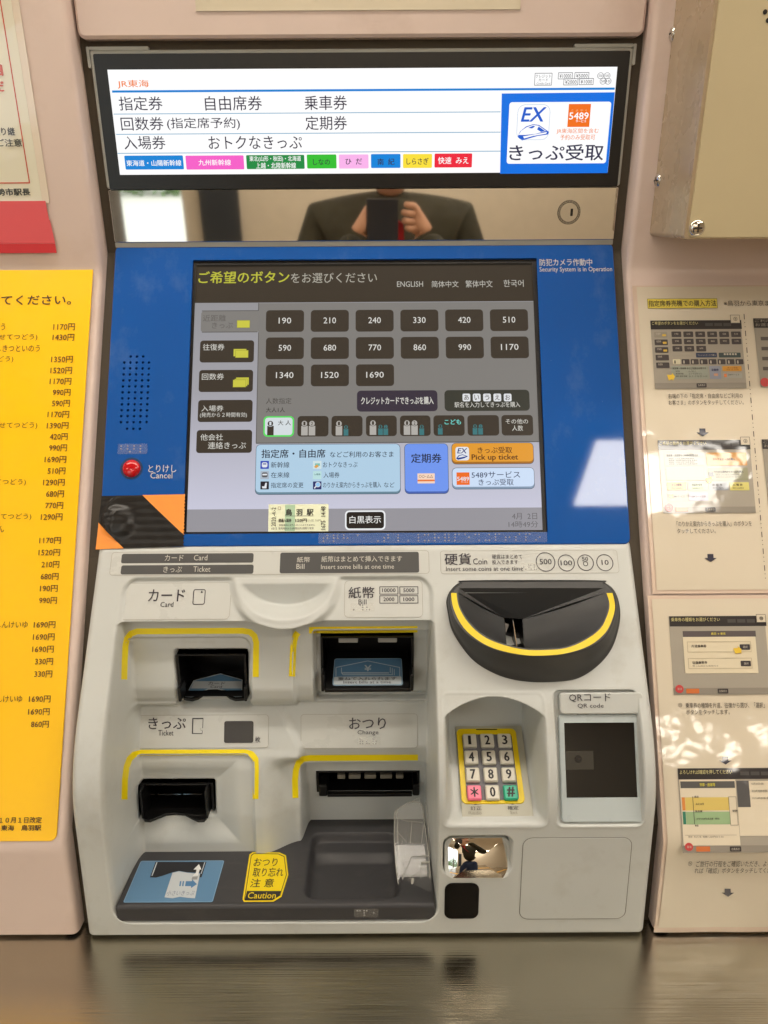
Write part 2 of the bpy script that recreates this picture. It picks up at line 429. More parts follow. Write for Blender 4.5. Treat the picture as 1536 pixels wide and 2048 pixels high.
LIGHTS = [
    (-1.9, .38, 1.9, .50, 1, 'unseen long thin warm ceiling light close above the ticket machine wall'),  # unseen overhead lamp, set where the blue panel does not mirror it
    (.955, -1.53, 1.56, -1.05, 0, 'square bright ceiling light mirrored in the blue panel'),
    (-1.9, -2.9, .1, -2.80, 1, 'unseen long warm ceiling light well behind the viewer'),  # unseen rear lamp, set back beyond the blue panel's reflection
    (2.42, -4.95, 2.58, -4.65, 1, 'warm ceiling light far behind on the right, nearer the middle'),
    (2.95, -5.4, 3.15, -4.9, 1, 'warm ceiling light farthest behind on the right'),
    (-3.6, -1.8, -2.4, -1.6, 1, 'unseen warm ceiling light behind on the left'),  # unseen lamp at the left, clear of the blue panel's reflection
    (-1.4, -5.4, 1.7, -5.1, 1, 'long warm ceiling light added to brighten the far wall'),  # added lamp, brightens the wall that the steel strip mirrors
    (1.9, -.6, 2.1, .5, 1, 'unseen warm ceiling light off to the right side'),  # unseen lamp at the right, clear of the blue panel's reflection
]
setting()
#@@MACHINE
# ================================================================ TICKET MACHINE
mach = thing('ticket_machine', 'grey and blue reserved seat ticket vending machine with lit sign, touch screen and coin bowl', 'ticket machine', (0, .75, COUNTER_Z))
def sub(name, P, outline, m, th=.002, d=0, ch=0, inner=None, parent=None, holes=(), bevel=0, label=None, back=False):
    k = MB(); k.plate(P, outline, holes, d=d, th=th, ch=ch, inner=inner, back=back)
    return k.build(name, m, parent or mach, bevel=bevel, label=label)
# ---- sign display
def sign():
    P = SGN; b = P.box(180, 100, 1268, 376); b = (-.300, P.loc(728, 375)[1], .300, P.loc(728, 97)[1])
    fr = sub('sign_frame', P, rr(*b, .003), SILV, th=.045, ch=.0015, inner=rr(*b, .003, 5, .0015))
    for s in (-1, 1):      # corner brackets standing a little proud on top
        k = MB()
        u0, u1 = (-.3, -.235) if s < 0 else (.235, .3)
        k.plate(P, rr(u0, b[3]+.0002, u1, b[3]+.0034, .001), d=-.001, th=.03)
        k.plate(P, rr(*( (-.3035, b[3]-.017, -.3002, b[3]+.0034) if s < 0 else (.3002, b[3]-.017, .3035, b[3]+.0034)), .001), d=-.001, th=.03)
        k.build('corner_bracket', SILV, mach)
    bz = sub('sign_bezel', P, prr(P, 203, 105, 1247, 376, 3), BEZEL, d=.0012, th=.001)
    scr = sub('sign_screen', P, prr(P, 228, 137, 1224, 347), em(255, 255, 255), d=.0018, th=.0005)
    f = Flat(P.off(.0019), scr)
    BL = em(0, 128, 214); NV = em(44, 38, 60); OR = em(240, 122, 40)
    f.rect((224, 178, 1229, 182.5), BL)
    for y, xa in ((226, 227), (266.5, 232), (304.5, 235)): f.rect((xa, y-.7, 1001, y+.7), em(70, 150, 190))
    f.text('JR東海', (235, 160, 298, 177), OR, .012)
    for t, b_ in (('指定券', (238, 193, 325, 221)), ('自由席券', (410, 192, 524, 221)), ('乗車券', (609, 191, 694, 220)), ('回数券', (242, 234, 327, 261)),
                 ('(指定席予約)', (334, 235, 480, 260)), ('定期券', (611, 232, 694, 260)), ('入場券', (248, 272, 331, 299)), ('おトクなきっぷ', (417, 272, 604, 298))):
        f.text(t, b_, NV, .004)
    W = em(255, 255, 255)
    for x0, x1, y0, c, t, tb, tc in ((250, 367, 311, (0, 130, 214), '東海道・山陽新幹線', (253, 320, 363, 332), 1), (372, 488, 311, (246, 96, 200), '九州新幹線', (397, 319, 462, 331), 1),
        (493, 609, 310, (28, 138, 66), None, None, 1), (614, 673, 309, (50, 190, 50), 'しなの', (626, 318, 660, 330), 0), (678, 737, 309, (250, 180, 236), 'ひ  だ', (691, 317, 724, 329), 0),
        (742, 801, 308, (0, 132, 220), '南  紀', (755, 317, 789, 330), 0), (806, 864, 308, (250, 224, 60), 'しらさぎ', (813, 316, 857, 329), 0), (869, 944, 307, (238, 38, 60), '快速  みえ', (876, 314, 937, 328), 1)):
        f.rect((x0, y0, x1, y0+28), em(*c), 2, d=.0003, nm='badge')
        if t: f.text(t, tb, W if tc else NV, .015)
    f.text('東北(山形・秋田)・北海道', (499, 312, 602, 324), W, .01); f.text('上越・北陸新幹線', (512, 325, 592, 337), W, .01)
    # payment icons
    g = em(90, 90, 100)
    f.frame((1069, 146, 1104, 171), g, 1, 1); f.text('クレジット', (1071, 149, 1102, 156), g); f.text('カード', (1077, 157, 1096, 163), g); f.text('Credit Card', (1073, 165, 1100, 169), g)
    for x, y, t in ((1116, 145, '¥10000'), (1149, 144.5, '¥5000'), (1127, 157, '¥2000'), (1158, 156.5, '¥1000')):
        f.frame((x, y, x+29, y+13.5), g, .6, 1); f.text(t, (x+3, y+3, x+26, y+11), em(50, 50, 60))
    for x, y, t in ((1201, 151.5, '500'), (1214, 151.5, '100'), (1206, 162.5, '50'), (1216, 162.5, '10')):
        f.circle(x, y, 6.5, g, w=.9); f.text(t, (x-4, y-2.6, x+4, y+2.6), em(50, 50, 60), d=.0006)
    # blue service block
    f.poly([(1003.5, 187), (1229.5, 184.5), (1215, 346), (1000, 347.5)], em(0, 112, 226), d=.0002, nm='service_block')
    f.rect((1016, 204, 1217, 327), W, 5, d=.0004, nm='service_block')
    f.frame((1034, 209, 1099, 280), em(170, 195, 225), 14, .8, d=.0005)
    EXB = em(24, 92, 205)
    f.text('EX', (1042, 215, 1093, 243), EXB, .035, shear=.12, d=.0006)
    f.poly([(1035, 274), (1040, 263), (1052, 253), (1066, 248.5), (1078, 250), (1098, 264), (1096, 269), (1075, 272), (1058, 277), (1044, 281)], EXB, d=.0005)
    f.poly([(1037, 270), (1042, 262), (1053, 254.5), (1066, 250), (1077, 251.5), (1092, 262), (1070, 268), (1050, 270)], W, d=.0006)
    f.poly([(1056, 256), (1066, 251.5), (1070, 253), (1064, 257)], EXB, d=.0007); f.poly([(1074, 259), (1077, 253), (1090, 262), (1082, 264)], EXB, d=.0007)
    f.poly([(1046, 273), (1070, 268.6), (1094, 264), (1092, 267.5), (1066, 272), (1048, 277)], W, d=.0007)
    f.rect((1136, 208, 1180, 254), em(242, 112, 26), d=.0005); f.text('5489', (1138, 225, 1177, 239), W, .03, d=.0007); f.text('サービス', (1151, 240, 1172, 245), W, .02, d=.0007)
    f.text('こ よ や く', (1142, 219, 1174, 223), em(255, 200, 150), .01, d=.0007)
    f.text('JR東海区間を含む', (1113, 257, 1197, 268), OR, .002, d=.0006); f.text('予約のみ受取可', (1120, 269, 1190, 280), OR, .002, d=.0006)
    f.text('きっぷ受取', (1018, 289, 1207, 321), em(40, 40, 72), .018, d=.0006)
    f.done()
    # mirror steel strip below
    v0 = P.loc(728, 482)[1]; v1 = P.loc(728, 377.2)[1]
    so = rr(-.2985, v0, .2985, v1, .0015); c = P.box(1113, 400, 1162, 449); cx, cy, r = (c[0]+c[2])/2, (c[1]+c[3])/2, .0132
    st = sub('steel_strip', P, so, STEEL, d=.0008, th=.03, ch=.0006, inner=rr(-.2985, v0, .2985, v1, .0015, 5, .0006), label='mirror polished steel strip')
    lk = MB()
    ring2(lk, P, circ(cx, cy, r, 32), circ(cx, cy, r*.84, 32), .0016)
    lk.plate(P, circ(cx, cy, r, 32), [circ(cx, cy, r*.84, 32)], d=.0016, th=.0014)
    lk.plate(P, circ(cx, cy, r*.80, 32), d=.0013, th=.0005)
    lo = lk.build('lock', CHROME, mach)
    k = MB(); k.plate(P, [(cx+.0018, cy-.004), (cx+.0046, cy-.004), (cx+.0046, cy+.004), (cx+.0018, cy+.004)], d=.0016, th=.0001); k.build('keyhole', BLK, lo)
    k = MB(); ring2(k, P, circ(cx, cy, r*1.02, 32), circ(cx, cy, r*.985, 32), .0017); ring2(k, P, circ(cx, cy, r*.84, 32), circ(cx, cy, r*.80, 32), .0017); k.build('lock_groove', mat('groove_shade', (70, 68, 62), rough=.5), lo)
    v2 = P.loc(728, 487)[1]
    sub('strip_ledge', P, rr(-.2985, v2-.003, .2985, v0-.0002, .0006), SILV, d=-.001, th=.02)
    k = MB()      # machine housing behind everything
    z = CAM.z
    prof = [(.957, .262), (.978, .066), (.984, .060), (.86, -.262), (.93, -.30), (.93, -.655), (1.10, -.655), (1.10, .262)]
    vs = [(s*.2975, y+.004, zz+z) for s in (-1, 1) for y, zz in prof]; n = len(prof)
    k.add(vs, [(i, (i+1) % n, n+(i+1) % n, n+i) for i in range(n)]+[tuple(range(n))[::-1], tuple(range(n, 2*n))])
    k.build('housing', SILV, mach)
sign()

# ---- blue panel and touch screen
def blue():
    P = BLU
    v1 = P.loc(728, 488.5)[1]; v0 = P.loc(728, 1091)[1]
    o = (-.2992, v0, .2992, v1)
    hole = P.box(375.5, 518, 1084.5, 1066); hole = [(hole[0], hole[1]), (hole[2], hole[1]), (hole[2], hole[3]), (hole[0], hole[3])]
    holes = [hole]
    rows = [(713, [0, 1, 2])]+[(725+11.93*i, [-1, 0, 1, 2, 3]) for i in range(11)]+[(857.5, [0, 1, 2])]
    dots = []
    for y, ks in rows:
        xl = 261.5-(y-713)*.052; dx = 12.4+(y-713)*.003
        for q in ks: dots.append(P.loc(xl+q*dx, y))
    for u, v in dots: holes.append(circ(u, v, .00155, 8))
    k = MB(); k.plate(P, rr(*o, .007), holes, d=0, th=.006, ch=.0012, inner=rr(*o, .007, 5, .0012))
    k.plate(P, rr(*o, .007), d=-.0062, th=.02)
    pn = k.build('blue_panel', BLUE, mach)
    k = MB()
    for u, v in dots: k.flat(P, circ(u, v, .00155, 8), -.0055)
    k.build('speaker_mesh', BLK, mach)
    f = Flat(P.off(.0002), pn); W = pr(206, 208, 206)
    f.text('防犯カメラ作動中', (1079, 518, 1184, 532), W, .004); f.text('Security System is in Operation', (1079, 534, 1224, 546), W)
    f.text('とりけし', (297, 930, 353, 945), W, .004); f.text('Cancel', (301, 945, 345, 957), W)
    f.done()
    # cancel button
    c = P.box(244, 917, 282, 957); cx, cy = (c[0]+c[2])/2, (c[1]+c[3])/2
    k = MB(); k.dome(P, (cx, cy), .0104, .0055, 28, 6, 0, )
    b = k.build('cancel_button', mat('red_plastic', (196, 10, 24), rough=.1, coat=.6), mach)
    k = MB(); ring2(k, P, circ(cx, cy, .0128, 28), circ(cx, cy, .0104, 28), .0004); k.plate(P, circ(cx, cy, .0128, 28), d=.0003, th=.0006); k.build('button_ring', pr(26, 56, 98), b)
    # black reveal of the screen opening and lcd
    bx = (hole[0][0], hole[0][1], hole[2][0], hole[2][1])
    k = MB()
    for a, b2 in (((bx[0], bx[1]), (bx[0], bx[3])), ((bx[2], bx[3]), (bx[2], bx[1])), ((bx[0], bx[3]), (bx[2], bx[3])), ((bx[2], bx[1]), (bx[0], bx[1]))):
        k.add([P.w(a[0], a[1], -.0002), P.w(b2[0], b2[1], -.0002), P.w(b2[0], b2[1], -.0058), P.w(a[0], a[1], -.0058)], [(0, 1, 2, 3)])
    e = .0003
    k2 = MB(); k2.plate(P, [(bx[0]+e, bx[1]+e), (bx[2]-e, bx[1]+e), (bx[2]-e, bx[3]-e), (bx[0]+e, bx[3]-e)], d=-.0060, th=.0002)
    # reveal liner as a thin black frame just inside the blue edge
    ring2(k2, P, [(bx[0]-.0001, bx[1]-.0001), (bx[2]+.0001, bx[1]-.0001), (bx[2]+.0001, bx[3]+.0001), (bx[0]-.0001, bx[3]+.0001)],
          [(bx[0]+.0036, bx[1]+.0006), (bx[2]-.0052, bx[1]+.0006), (bx[2]-.0052, bx[3]-.0048), (bx[0]+.0036, bx[3]-.0048)], -.0030)
    k2.build('screen_frame', BLK, mach)
    L = LCD; f0 = (L.box(377, 530, 1085, 1062))
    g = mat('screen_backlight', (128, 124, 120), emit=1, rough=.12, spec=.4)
    # viewing-angle falloff put into the lcd's emission colour: darker top, brighter bottom
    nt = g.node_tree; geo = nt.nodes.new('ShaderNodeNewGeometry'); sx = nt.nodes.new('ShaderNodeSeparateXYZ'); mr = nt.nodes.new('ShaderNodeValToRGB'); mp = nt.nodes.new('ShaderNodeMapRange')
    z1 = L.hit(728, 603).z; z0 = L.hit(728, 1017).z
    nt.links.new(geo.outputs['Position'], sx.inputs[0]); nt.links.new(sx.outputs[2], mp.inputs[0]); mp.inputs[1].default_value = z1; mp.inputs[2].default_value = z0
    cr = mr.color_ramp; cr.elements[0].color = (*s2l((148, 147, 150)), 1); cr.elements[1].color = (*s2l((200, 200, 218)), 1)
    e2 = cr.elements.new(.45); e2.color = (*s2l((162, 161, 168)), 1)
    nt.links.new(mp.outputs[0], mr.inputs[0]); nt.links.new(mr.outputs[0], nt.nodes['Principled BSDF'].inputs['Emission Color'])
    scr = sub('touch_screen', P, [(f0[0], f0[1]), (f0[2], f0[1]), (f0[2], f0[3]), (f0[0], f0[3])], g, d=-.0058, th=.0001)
    f = Flat(P.off(-.0057), scr)
    DK = (62, 54, 45); dk = em(*DK); T_ = em(214, 212, 204)
    f.rect((384, 530, 1078, 604), em(60, 52, 42), d=.0001, nm='header_band')  # band and zone colours carry the viewing-angle falloff too, darkest at the top
    f.rect((384, 519, 1078, 532), em(40, 36, 30), d=.0002, nm='header_band')
    f.text('ご希望のボタン', (397, 543, 579, 567), em(186, 186, 62), .022); f.text('をお選びください', (582, 546, 754, 566), em(176, 172, 160))
    for t, b_ in (('ENGLISH', (794, 563, 846, 574)), ('简体中文', (863, 562, 917, 575)), ('繁体中文', (931, 561, 985, 575)), ('한국어', (1007, 560, 1047, 574))): f.text(t, b_, em(190, 187, 178))
    gb = em(127, 124, 120)
    f.rect((515, 605, 1079, 885), gb, d=.0001, nm='fare_area')
    f.rect((402, 622, 520, 664), gb, 6, d=.0001, nm='fare_area')
    ln = em(92, 90, 86)
    for b_ in ((516.5, 606, 518, 622), (514, 665, 515.5, 886), (512, 884, 1083, 886), (404, 663.5, 515, 665), (404, 621, 517, 622.5)): f.rect(b_, ln, d=.0003)
    # left column
    for (x0, y0, x1, y1) in ((400, 681, 508, 725), (398, 740, 506, 784), (396, 800, 505, 844), (393, 860, 504, 906)): f.rect((x0, y0, x1, y1), dk, 6, d=.0003, nm='screen_button')
    f.text('近距離', (406, 630, 452, 643), em(98, 94, 90)); f.text('きっぷ', (424, 645, 466, 657), em(98, 94, 90))
    f.text('往復券', (406, 688, 449, 701), T_); f.text('回数券', (404, 747, 448, 760), T_); f.text('入場券', (403, 811, 447, 823), T_)
    f.text('(発売から２時間有効)', (400, 825, 494, 836), T_); f.text('他会社', (401, 868, 446, 881), T_); f.text('連絡きっぷ', (416, 884, 492, 898), T_)
    yl = em(202, 198, 70); yd = em(150, 146, 50)
    def card(x, y, w_=26, h=15, c=yl, d=.0006): f.rect((x, y, x+w_, y+h), c, d=d, nm='ticket_icon'); f.frame((x, y, x+w_, y+h), yd, .3, .7, d=d+.0001)
    card(474, 641); card(467, 698, d=.0005); card(471, 701, d=.0008)
    card(472, 755, d=.0005); card(469, 758, d=.0007); card(466, 760, d=.0009)
    # fare buttons
    vals = [190, 210, 240, 330, 420, 510, 590, 680, 770, 860, 990, 1170, 1340, 1520, 1690]
    for i, v in enumerate(vals):
        r, c_ = divmod(i, 6); x = 532+c_*89.6; y = 620.5-c_*.35+r*54.5; x += (c_*.9-.6)*(.35*r)
        f.rect((x, y, x+76, y+43.5), dk, 7, d=.0003, nm='screen_button')
        wv = 25 if v < 1000 else 35
        f.text(str(v), (x+38-wv/2, y+15, x+38+wv/2, y+27), em(222, 220, 214), .002)
    f.rect((714, 781, 875, 823), em(58, 50, 62), 8, d=.0003, nm='screen_button'); f.text('クレジットカードできっぷを購入', (722, 794, 867, 809), T_, .018)
    f.rect((889, 780, 1059, 822), em(58, 58, 50), 8, d=.0003, nm='screen_button')
    for i, ch in enumerate('あいうえお'):
        x = 925+i*20.6; f.rect((x, 787.5, x+15.5, 803), em(222, 224, 226), 3, d=.0005); f.text(ch, (x+3, 790, x+12.5, 800.5), dk, .01, d=.0008)
    f.text('駅名を入力してきっぷを購入', (909, 804, 1040, 815), T_, .004)
    f.text('人数指定', (532, 796, 583, 808), em(78, 74, 70)); f.text('大人1人', (532, 815, 570, 825), em(62, 58, 54), .012)
    # passenger buttons
    xs = [(527, 588), (595, 657), (663, 725), (732, 793.5), (800, 861), (867, 929), (935, 998), (1003, 1066)]
    for i, (a, b_) in enumerate(xs):
        y = 832.5-i*.35
        if i == 0: f.rect((a, y, b_, y+41), em(90, 222, 96), 8, d=.0003, nm='screen_button'); f.rect((a+3, y+3, b_-3, y+38), em(212, 220, 224), 6, d=.0005, nm='screen_button')
        else: f.rect((a, y, b_, y+41), dk, 7, d=.0003, nm='screen_button')
    lg = em(176, 172, 166); te = em(62, 118, 122); cy_ = em(120, 226, 216)
    def man(x, y, n, c, big=1, tc=dk):
        h = 1 if big else .72
        f.rect((x-6.5*h, y, x+6.5*h, y+20*h-1), c, d=.0006, nm='passenger_icon'); f.circle(x, y-4.5*h, 6.3*h, c, d=.0007, nm='passenger_icon'); f.circle(x, y-4.5*h, 6.3*h, tc, d=.0008, w=.8)
        f.text(n, (x-2*h, y-8*h, x+2*h, y-1*h), tc, .02, d=.001)
    man(541, 848+4, '1', dk, 1, em(212, 220, 224)); f.text('大 人', (556, 841, 582, 851), dk, .006, d=.0009)
    man(609, 852, '1', lg); man(624, 852, '2', lg)
    man(678, 852, '1', lg); man(692, 858, '1', te, 0)
    man(746, 851, '1', lg); man(761, 857, '1', te, 0); man(771.5, 857, '2', te, 0)
    man(814, 851, '1', lg); man(829, 851, '2', lg); man(843.5, 857, '1', te, 0)
    man(880.5, 856, '1', te, 0); f.text('こども', (889, 839, 922, 849), cy_, .02)
    man(950, 856, '1', te, 0); man(961, 856, '2', te, 0)
    f.text('その他の', (1011, 838, 1056, 848), T_, .002); f.text('人数', (1024, 851, 1046, 862), T_, .002)
    # lower service area
    edge = em(70, 86, 100)
    def btn(b_, c, sh):
        f.rect(b_, edge, 9, d=.0002, nm='screen_button'); x0, y0, x1, y1 = b_
        f.rect((x0+1, y0+5, x1-1, y1-1), em(*sh), 8, d=.0003, nm='screen_button'); f.rect((x0+1, y0+1, x1-1, y1-5), em(*c), 8, d=.0004, nm='screen_button')
    btn((511, 888, 801, 989), (176, 206, 228), (104, 134, 150)); btn((809, 887, 897, 988), (112, 150, 238), (70, 98, 176))
    btn((903, 885.5, 1067.5, 928.5), (226, 154, 48), (166, 108, 34)); btn((904, 935, 1069, 978.5), (204, 222, 246), (130, 150, 174))
    n_ = em(36, 40, 56)
    f.text('指定席・自由席', (523, 899, 651, 916), n_, .018, d=.0008); f.text('などご利用のお客さま', (660, 903, 787, 915), n_, .006, d=.0008)
    for t, b_ in (('新幹線', (542, 924, 579, 936)), ('在来線', (542, 944.5, 579, 956)), ('指定席の変更', (542, 965, 607, 976)), ('おトクなきっぷ', (646, 924, 715, 935)),
                  ('入場券', (647, 944.5, 679, 956)), ('のりかえ案内からきっぷを購入', (646, 964, 762, 976)), ('など', (768, 965, 789, 975))): f.text(t, b_, n_, .001, d=.0008)
    for x, y, c in ((521, 922, (58, 78, 180)), (521, 942.5, (170, 182, 196)), (521, 963, (40, 36, 44)), (626, 922, (208, 226, 228)), (626, 942.5, (186, 222, 222)), (626, 963, (44, 50, 104))):
        f.rect((x, y, x+17, y+16), em(*c), 1, d=.0006, nm='service_icon')
    wh = em(226, 230, 236)
    f.rect((524, 925, 535, 935), wh, 3, d=.0008, nm='service_icon'); f.rect((526, 927, 533, 929.5), em(90, 100, 160), d=.001, nm='service_icon')
    f.rect((524, 945, 535.5, 955), em(90, 90, 92), 3, d=.0008, nm='service_icon'); f.rect((525, 948, 534.5, 951), wh, 1, d=.001, nm='service_icon')
    f.poly([(524, 973), (529, 973), (531, 966), (534, 966), (533, 977), (525, 977)], wh, d=.0008, nm='service_icon')
    f.rect((630, 927, 640, 932), em(120, 190, 180), d=.0008, nm='service_icon'); f.poly([(628, 934), (634, 929), (638, 933), (632, 937)], em(220, 160, 80), d=.001, nm='service_icon')
    f.text('入場券', (628, 947, 641, 951), em(70, 110, 110), .02, d=.0008)
    f.circle(636, 969.5, 4.6, em(150, 200, 240), d=.0008, nm='service_icon'); f.circle(636, 969.5, 5.2, wh, w=1, d=.001, nm='service_icon'); f.poly([(628, 976), (632, 971.5), (633.5, 973), (629.5, 978)], wh, d=.001, nm='service_icon')
    f.text('定期券', (822, 907.5, 883, 926), n_, .02, d=.0008)
    f.rect((835, 947, 869.5, 967), em(246, 214, 190), 1, d=.0006, nm='pass_icon'); f.rect((835, 959.5, 869.5, 963), em(232, 120, 60), d=.0008, nm='pass_icon'); f.text('○○−△△', (838, 950, 866, 956), em(110, 80, 70), .01, d=.0008)
    f.rect((911, 894, 938, 921), wh, 5, d=.0006, nm='service_icon'); f.text('EX', (914, 897, 935, 907), em(24, 40, 110), .03, shear=.12, d=.0009)
    f.poly([(912, 917), (917, 911), (925, 909), (936, 913), (928, 917), (916, 920)], em(24, 60, 140), d=.0008); f.poly([(915, 916), (919, 912), (925, 910.5), (932, 913), (922, 915)], wh, d=.001)
    f.text('きっぷ受取', (955, 894, 1024, 907), em(84, 48, 24), .012, d=.0008); f.text('Pick up ticket', (943, 909, 1036, 923), em(84, 48, 24), .025, d=.0008)
    f.rect((913, 945, 939, 970), em(238, 108, 34), d=.0006, nm='service_icon'); f.text('5489', (914, 954, 938, 962), wh, .03, d=.0009); f.text('サービス', (922, 963, 936, 966), wh, .02, d=.0009)
    f.text('5489サービス', (943, 943, 1040, 956), em(44, 52, 84), .004, d=.0008); f.text('きっぷ受取', (957, 958, 1027, 971), em(44, 52, 84), .004, d=.0008)
    # footer
    f.rect((371, 1017, 1090, 1062), em(150, 148, 154), d=.0002, nm='footer_band')
    f.rect((690, 1021, 771, 1060), em(236, 238, 240), 8, d=.0004, nm='screen_button'); f.rect((693, 1024, 768, 1057), em(38, 32, 28), 6, d=.0006, nm='screen_button'); f.text('白黒表示', (699, 1032, 762, 1047), em(236, 236, 232), .008, d=.0009)
    dg_ = em(100, 98, 102); f.text('4月  2日', (1024, 1026, 1074, 1039), dg_); f.text('14時49分', (1017, 1042, 1076, 1055), dg_)
    f.done()
blue()

# ---- lower body: one moulded cover, built as a fine relief y(x, z) relative to the camera
def smax(a, b, k):
    h = np.maximum(k-np.abs(a-b), 0)/k; return np.maximum(a, b)+h*h*k*.25
def sstep(t): t = np.clip(t, 0, 1); return t*t*(3-2*t)
def boxm(x, z, x0, x1, z0, z1, r, w_):
    """1 inside a rounded box, 0 outside, soft edge of width w_ centred on the outline"""
    cx, cz = (x0+x1)/2, (z0+z1)/2; dx = np.abs(x-cx)-(x1-x0)/2+r; dz = np.abs(z-cz)-(z1-z0)/2+r
    d = np.hypot(np.maximum(dx, 0), np.maximum(dz, 0))+np.minimum(np.maximum(dx, dz), 0)-r
    return sstep(.5-d/w_)
def ellm(x, z, cx, cz, rx, rz, w_):
    q = np.hypot((x-cx)/rx, (z-cz)/rz); return sstep(.5-(q-1)*min(rx, rz)/w_)
def wx(px, py, y):
    d = ray(px, py); return CAM.x+d.x/d.y*y
def wz(px, py, y):
    d = ray(px, py); return d.z/d.y*y
def base(z):
    return smax(.8246-.7327*(-.267-z)*1.0, .677+0*z, .035)
def pl(z, P, s=.0016):
    zs = [p[0] for p in P][::-1]; ys = [p[1] for p in P][::-1]
    return sum(np.interp(z+k*s, zs, ys) for k in (-1.5, -.5, .5, 1.5))/4
CARD = (wx(357, 1350, .792), wx(496, 1350, .792), wz(425, 1398, .785), wz(425, 1306, .79))
BILL = (wx(641, 1330, .80), wx(828, 1330, .80), wz(735, 1389, .79), wz(735, 1273, .80))
TICK = (wx(275, 1608, .765), wx(424, 1608, .765), wz(350, 1641, .76), wz(350, 1576, .768))
CHNG = (wx(631, 1570, .80), wx(840, 1570, .80), wz(735, 1592, .80), wz(735, 1549, .80))
def relief(x, z):
    B = base(z); line = .8246+.7327*(z+.267)
    # pocket on the left
    m = boxm(x, z, -.2665, .0735, -.6405, -.2985, .016, .006)
    mL = sstep((x+.2665+.010)/.022)          # soft left cheek
    hd = B+.0055
    low = pl(z, [(-.30, .800), (-.3400, .7925), (-.352, .7915), (-.422, .7785), (-.436, .7805), (-.4455, .788), (-.4505, .798), (-.500, .7785), (-.5045, .7755), (-.520, .770), (-.575, .760), (-.66, .756)])
    # right column of the pocket (banknotes, change)
    s2 = sstep((x-wx(592, 1600, .79)+.003+.030*sstep((-.505-z)/-.06)*0)/.010)
    r1 = sstep((x-wx(587, 1380, .785))/.004)*sstep((-.342-z)/.003)*sstep((z+.4535)/.004)
    low = low+r1*(.006+.0*z)
    # below the ticket/change plates the right side falls back
    dz = np.clip((-.4525-z)/.045, 0, 1)
    edge = wx(548, 1430, .795)+(wx(594, 1520, .78)-wx(548, 1430, .795))*dz
    row2 = pl(z, [(-.44, .800), (-.4525, .800), (-.500, .7850), (-.508, .7860), (-.60, .800), (-.66, .805)])
    q = sstep((x-edge)/.010)*sstep((-.4500-z)/.003)
    low = low*(1-q)+np.maximum(low, row2)*q
    lip = sstep((-.3385-z)/.0026)
    y = hd*(1-lip)+low*lip
    # frames of the slots
    y = y+.016*boxm(x, z, wx(629, 1340, .79), .0725, wz(735, 1404, .79), wz(735, 1268, .79), .003, .004)*(x < .09)
    y = y+.013*boxm(x, z, CARD[0]-.0015, CARD[1]+.001, wz(425, 1423, .785), CARD[3]+.003, .003, .005)*sstep((x-CARD[0]+.006)/.008)
    y = y+.004*boxm(x, z, wx(262, 1500, .775), wx(508, 1500, .775), wz(300, 1411, .78), wz(300, 1276, .79), .012, .003)
    y = y+.016*boxm(x, z, wx(606, 1580, .79), .0725, -.68, wz(735, 1527, .79), .008, .006)
    y = y+.004*boxm(x, z, wx(262, 1600, .765), wx(507, 1600, .765), -.68, wz(300, 1513, .775), .012, .003)
    # funnel of the ticket slot with slanted facets
    fx = np.maximum(np.maximum(TICK[0]-.004-x, x-TICK[1]-.003), 0); fz = np.maximum(np.maximum(TICK[2]-.004-z, z-TICK[3]-.003), 0)
    y = y+.008*sstep(1-np.maximum(fx/.030, fz/.030))*(sstep((wx(490, 1600, .765)-x)/.006))
    y = y+.012*boxm(x, z, TICK[0]-.001, TICK[1]+.001, TICK[2]-.001, TICK[3]+.003, .002, .004)
    # rounded right flank of the ticket unit
    fl = sstep((x-wx(520, 1620, .76))/.045)*sstep((-.505-z)/.02)*(1-q)
    y = y+.022*fl
    y = B*(1-m)+np.maximum(y, B)*m
    y = B+(y-B)*np.where(x < -.2, sstep((x+.2790)/.020), 1)
    # finger dish between the card and banknote plates: a tongue hanging over the lip
    xc = wx(574, 1215, .80)
    t = ellm(x, z, xc, -.300, .0600, .0470, .010)*(z < -.2975+.0)
    tongue = B-.004*sstep((-.315-z)/.02)
    y = y*(1-t)+tongue*t
    zc = sstep((-.2975-z)/.006)
    dm = ellm(x, z, xc, -.2985, .0500, .0320, .007)*zc; y = y*(1-dm)+np.maximum(y, .7985)*dm
    y = y-.0012*(ellm(x, z, xc, -.2985, .0570, .0385, .005)-ellm(x, z, xc, -.2985, .0515, .0335, .005))*zc
    # well under the coin bowl
    y = y+.10*ellm(x, z, (wx(892, 1240, .78)+wx(1234, 1240, .78))/2, -.312, .081, .056, .004)*sstep((-.3125-z)/.003)
    # keypad recess with an arched roof
    x0, x1 = wx(888, 1520, .70), wx(1092, 1520, .70); xm = (x0+x1)/2
    kf = np.interp(z, [-.5300, -.5136, -.4675, -.43, -.40], [.680, .7035, .7785, .787, .790])
    arch = -.4030-.0165*((x-xm)/(.5*(x1-x0)))**2
    side = np.minimum(x-x0, x1-x)
    km = sstep((arch-z)/.004)*sstep(side/.012)*sstep((z+.5235)/.006)
    y = y*(1-km)+np.maximum(y, kf-.001)*km
    y = y+.022*boxm(x, z, wx(888, 1715, .674), wx(1023, 1715, .674), wz(955, 1757, .672), wz(955, 1674, .676), .010, .002)
    # raised rim round the keypad and the code reader
    for a, b in ((wx(884, 1520, .69), wx(1098, 1520, .69)), (wx(1113, 1520, .69), wx(1291, 1520, .69))):
        rim = boxm(x, z, a, b, -.5262, -.3985, .008, .002)-boxm(x, z, a+.0016, b-.0016, -.5246, -.4001, .007, .002)
        y = y-.0007*rim
    # code reader seat: flat, set in lower down
    a, b = wx(1117, 1520, .69), wx(1287, 1520, .69)
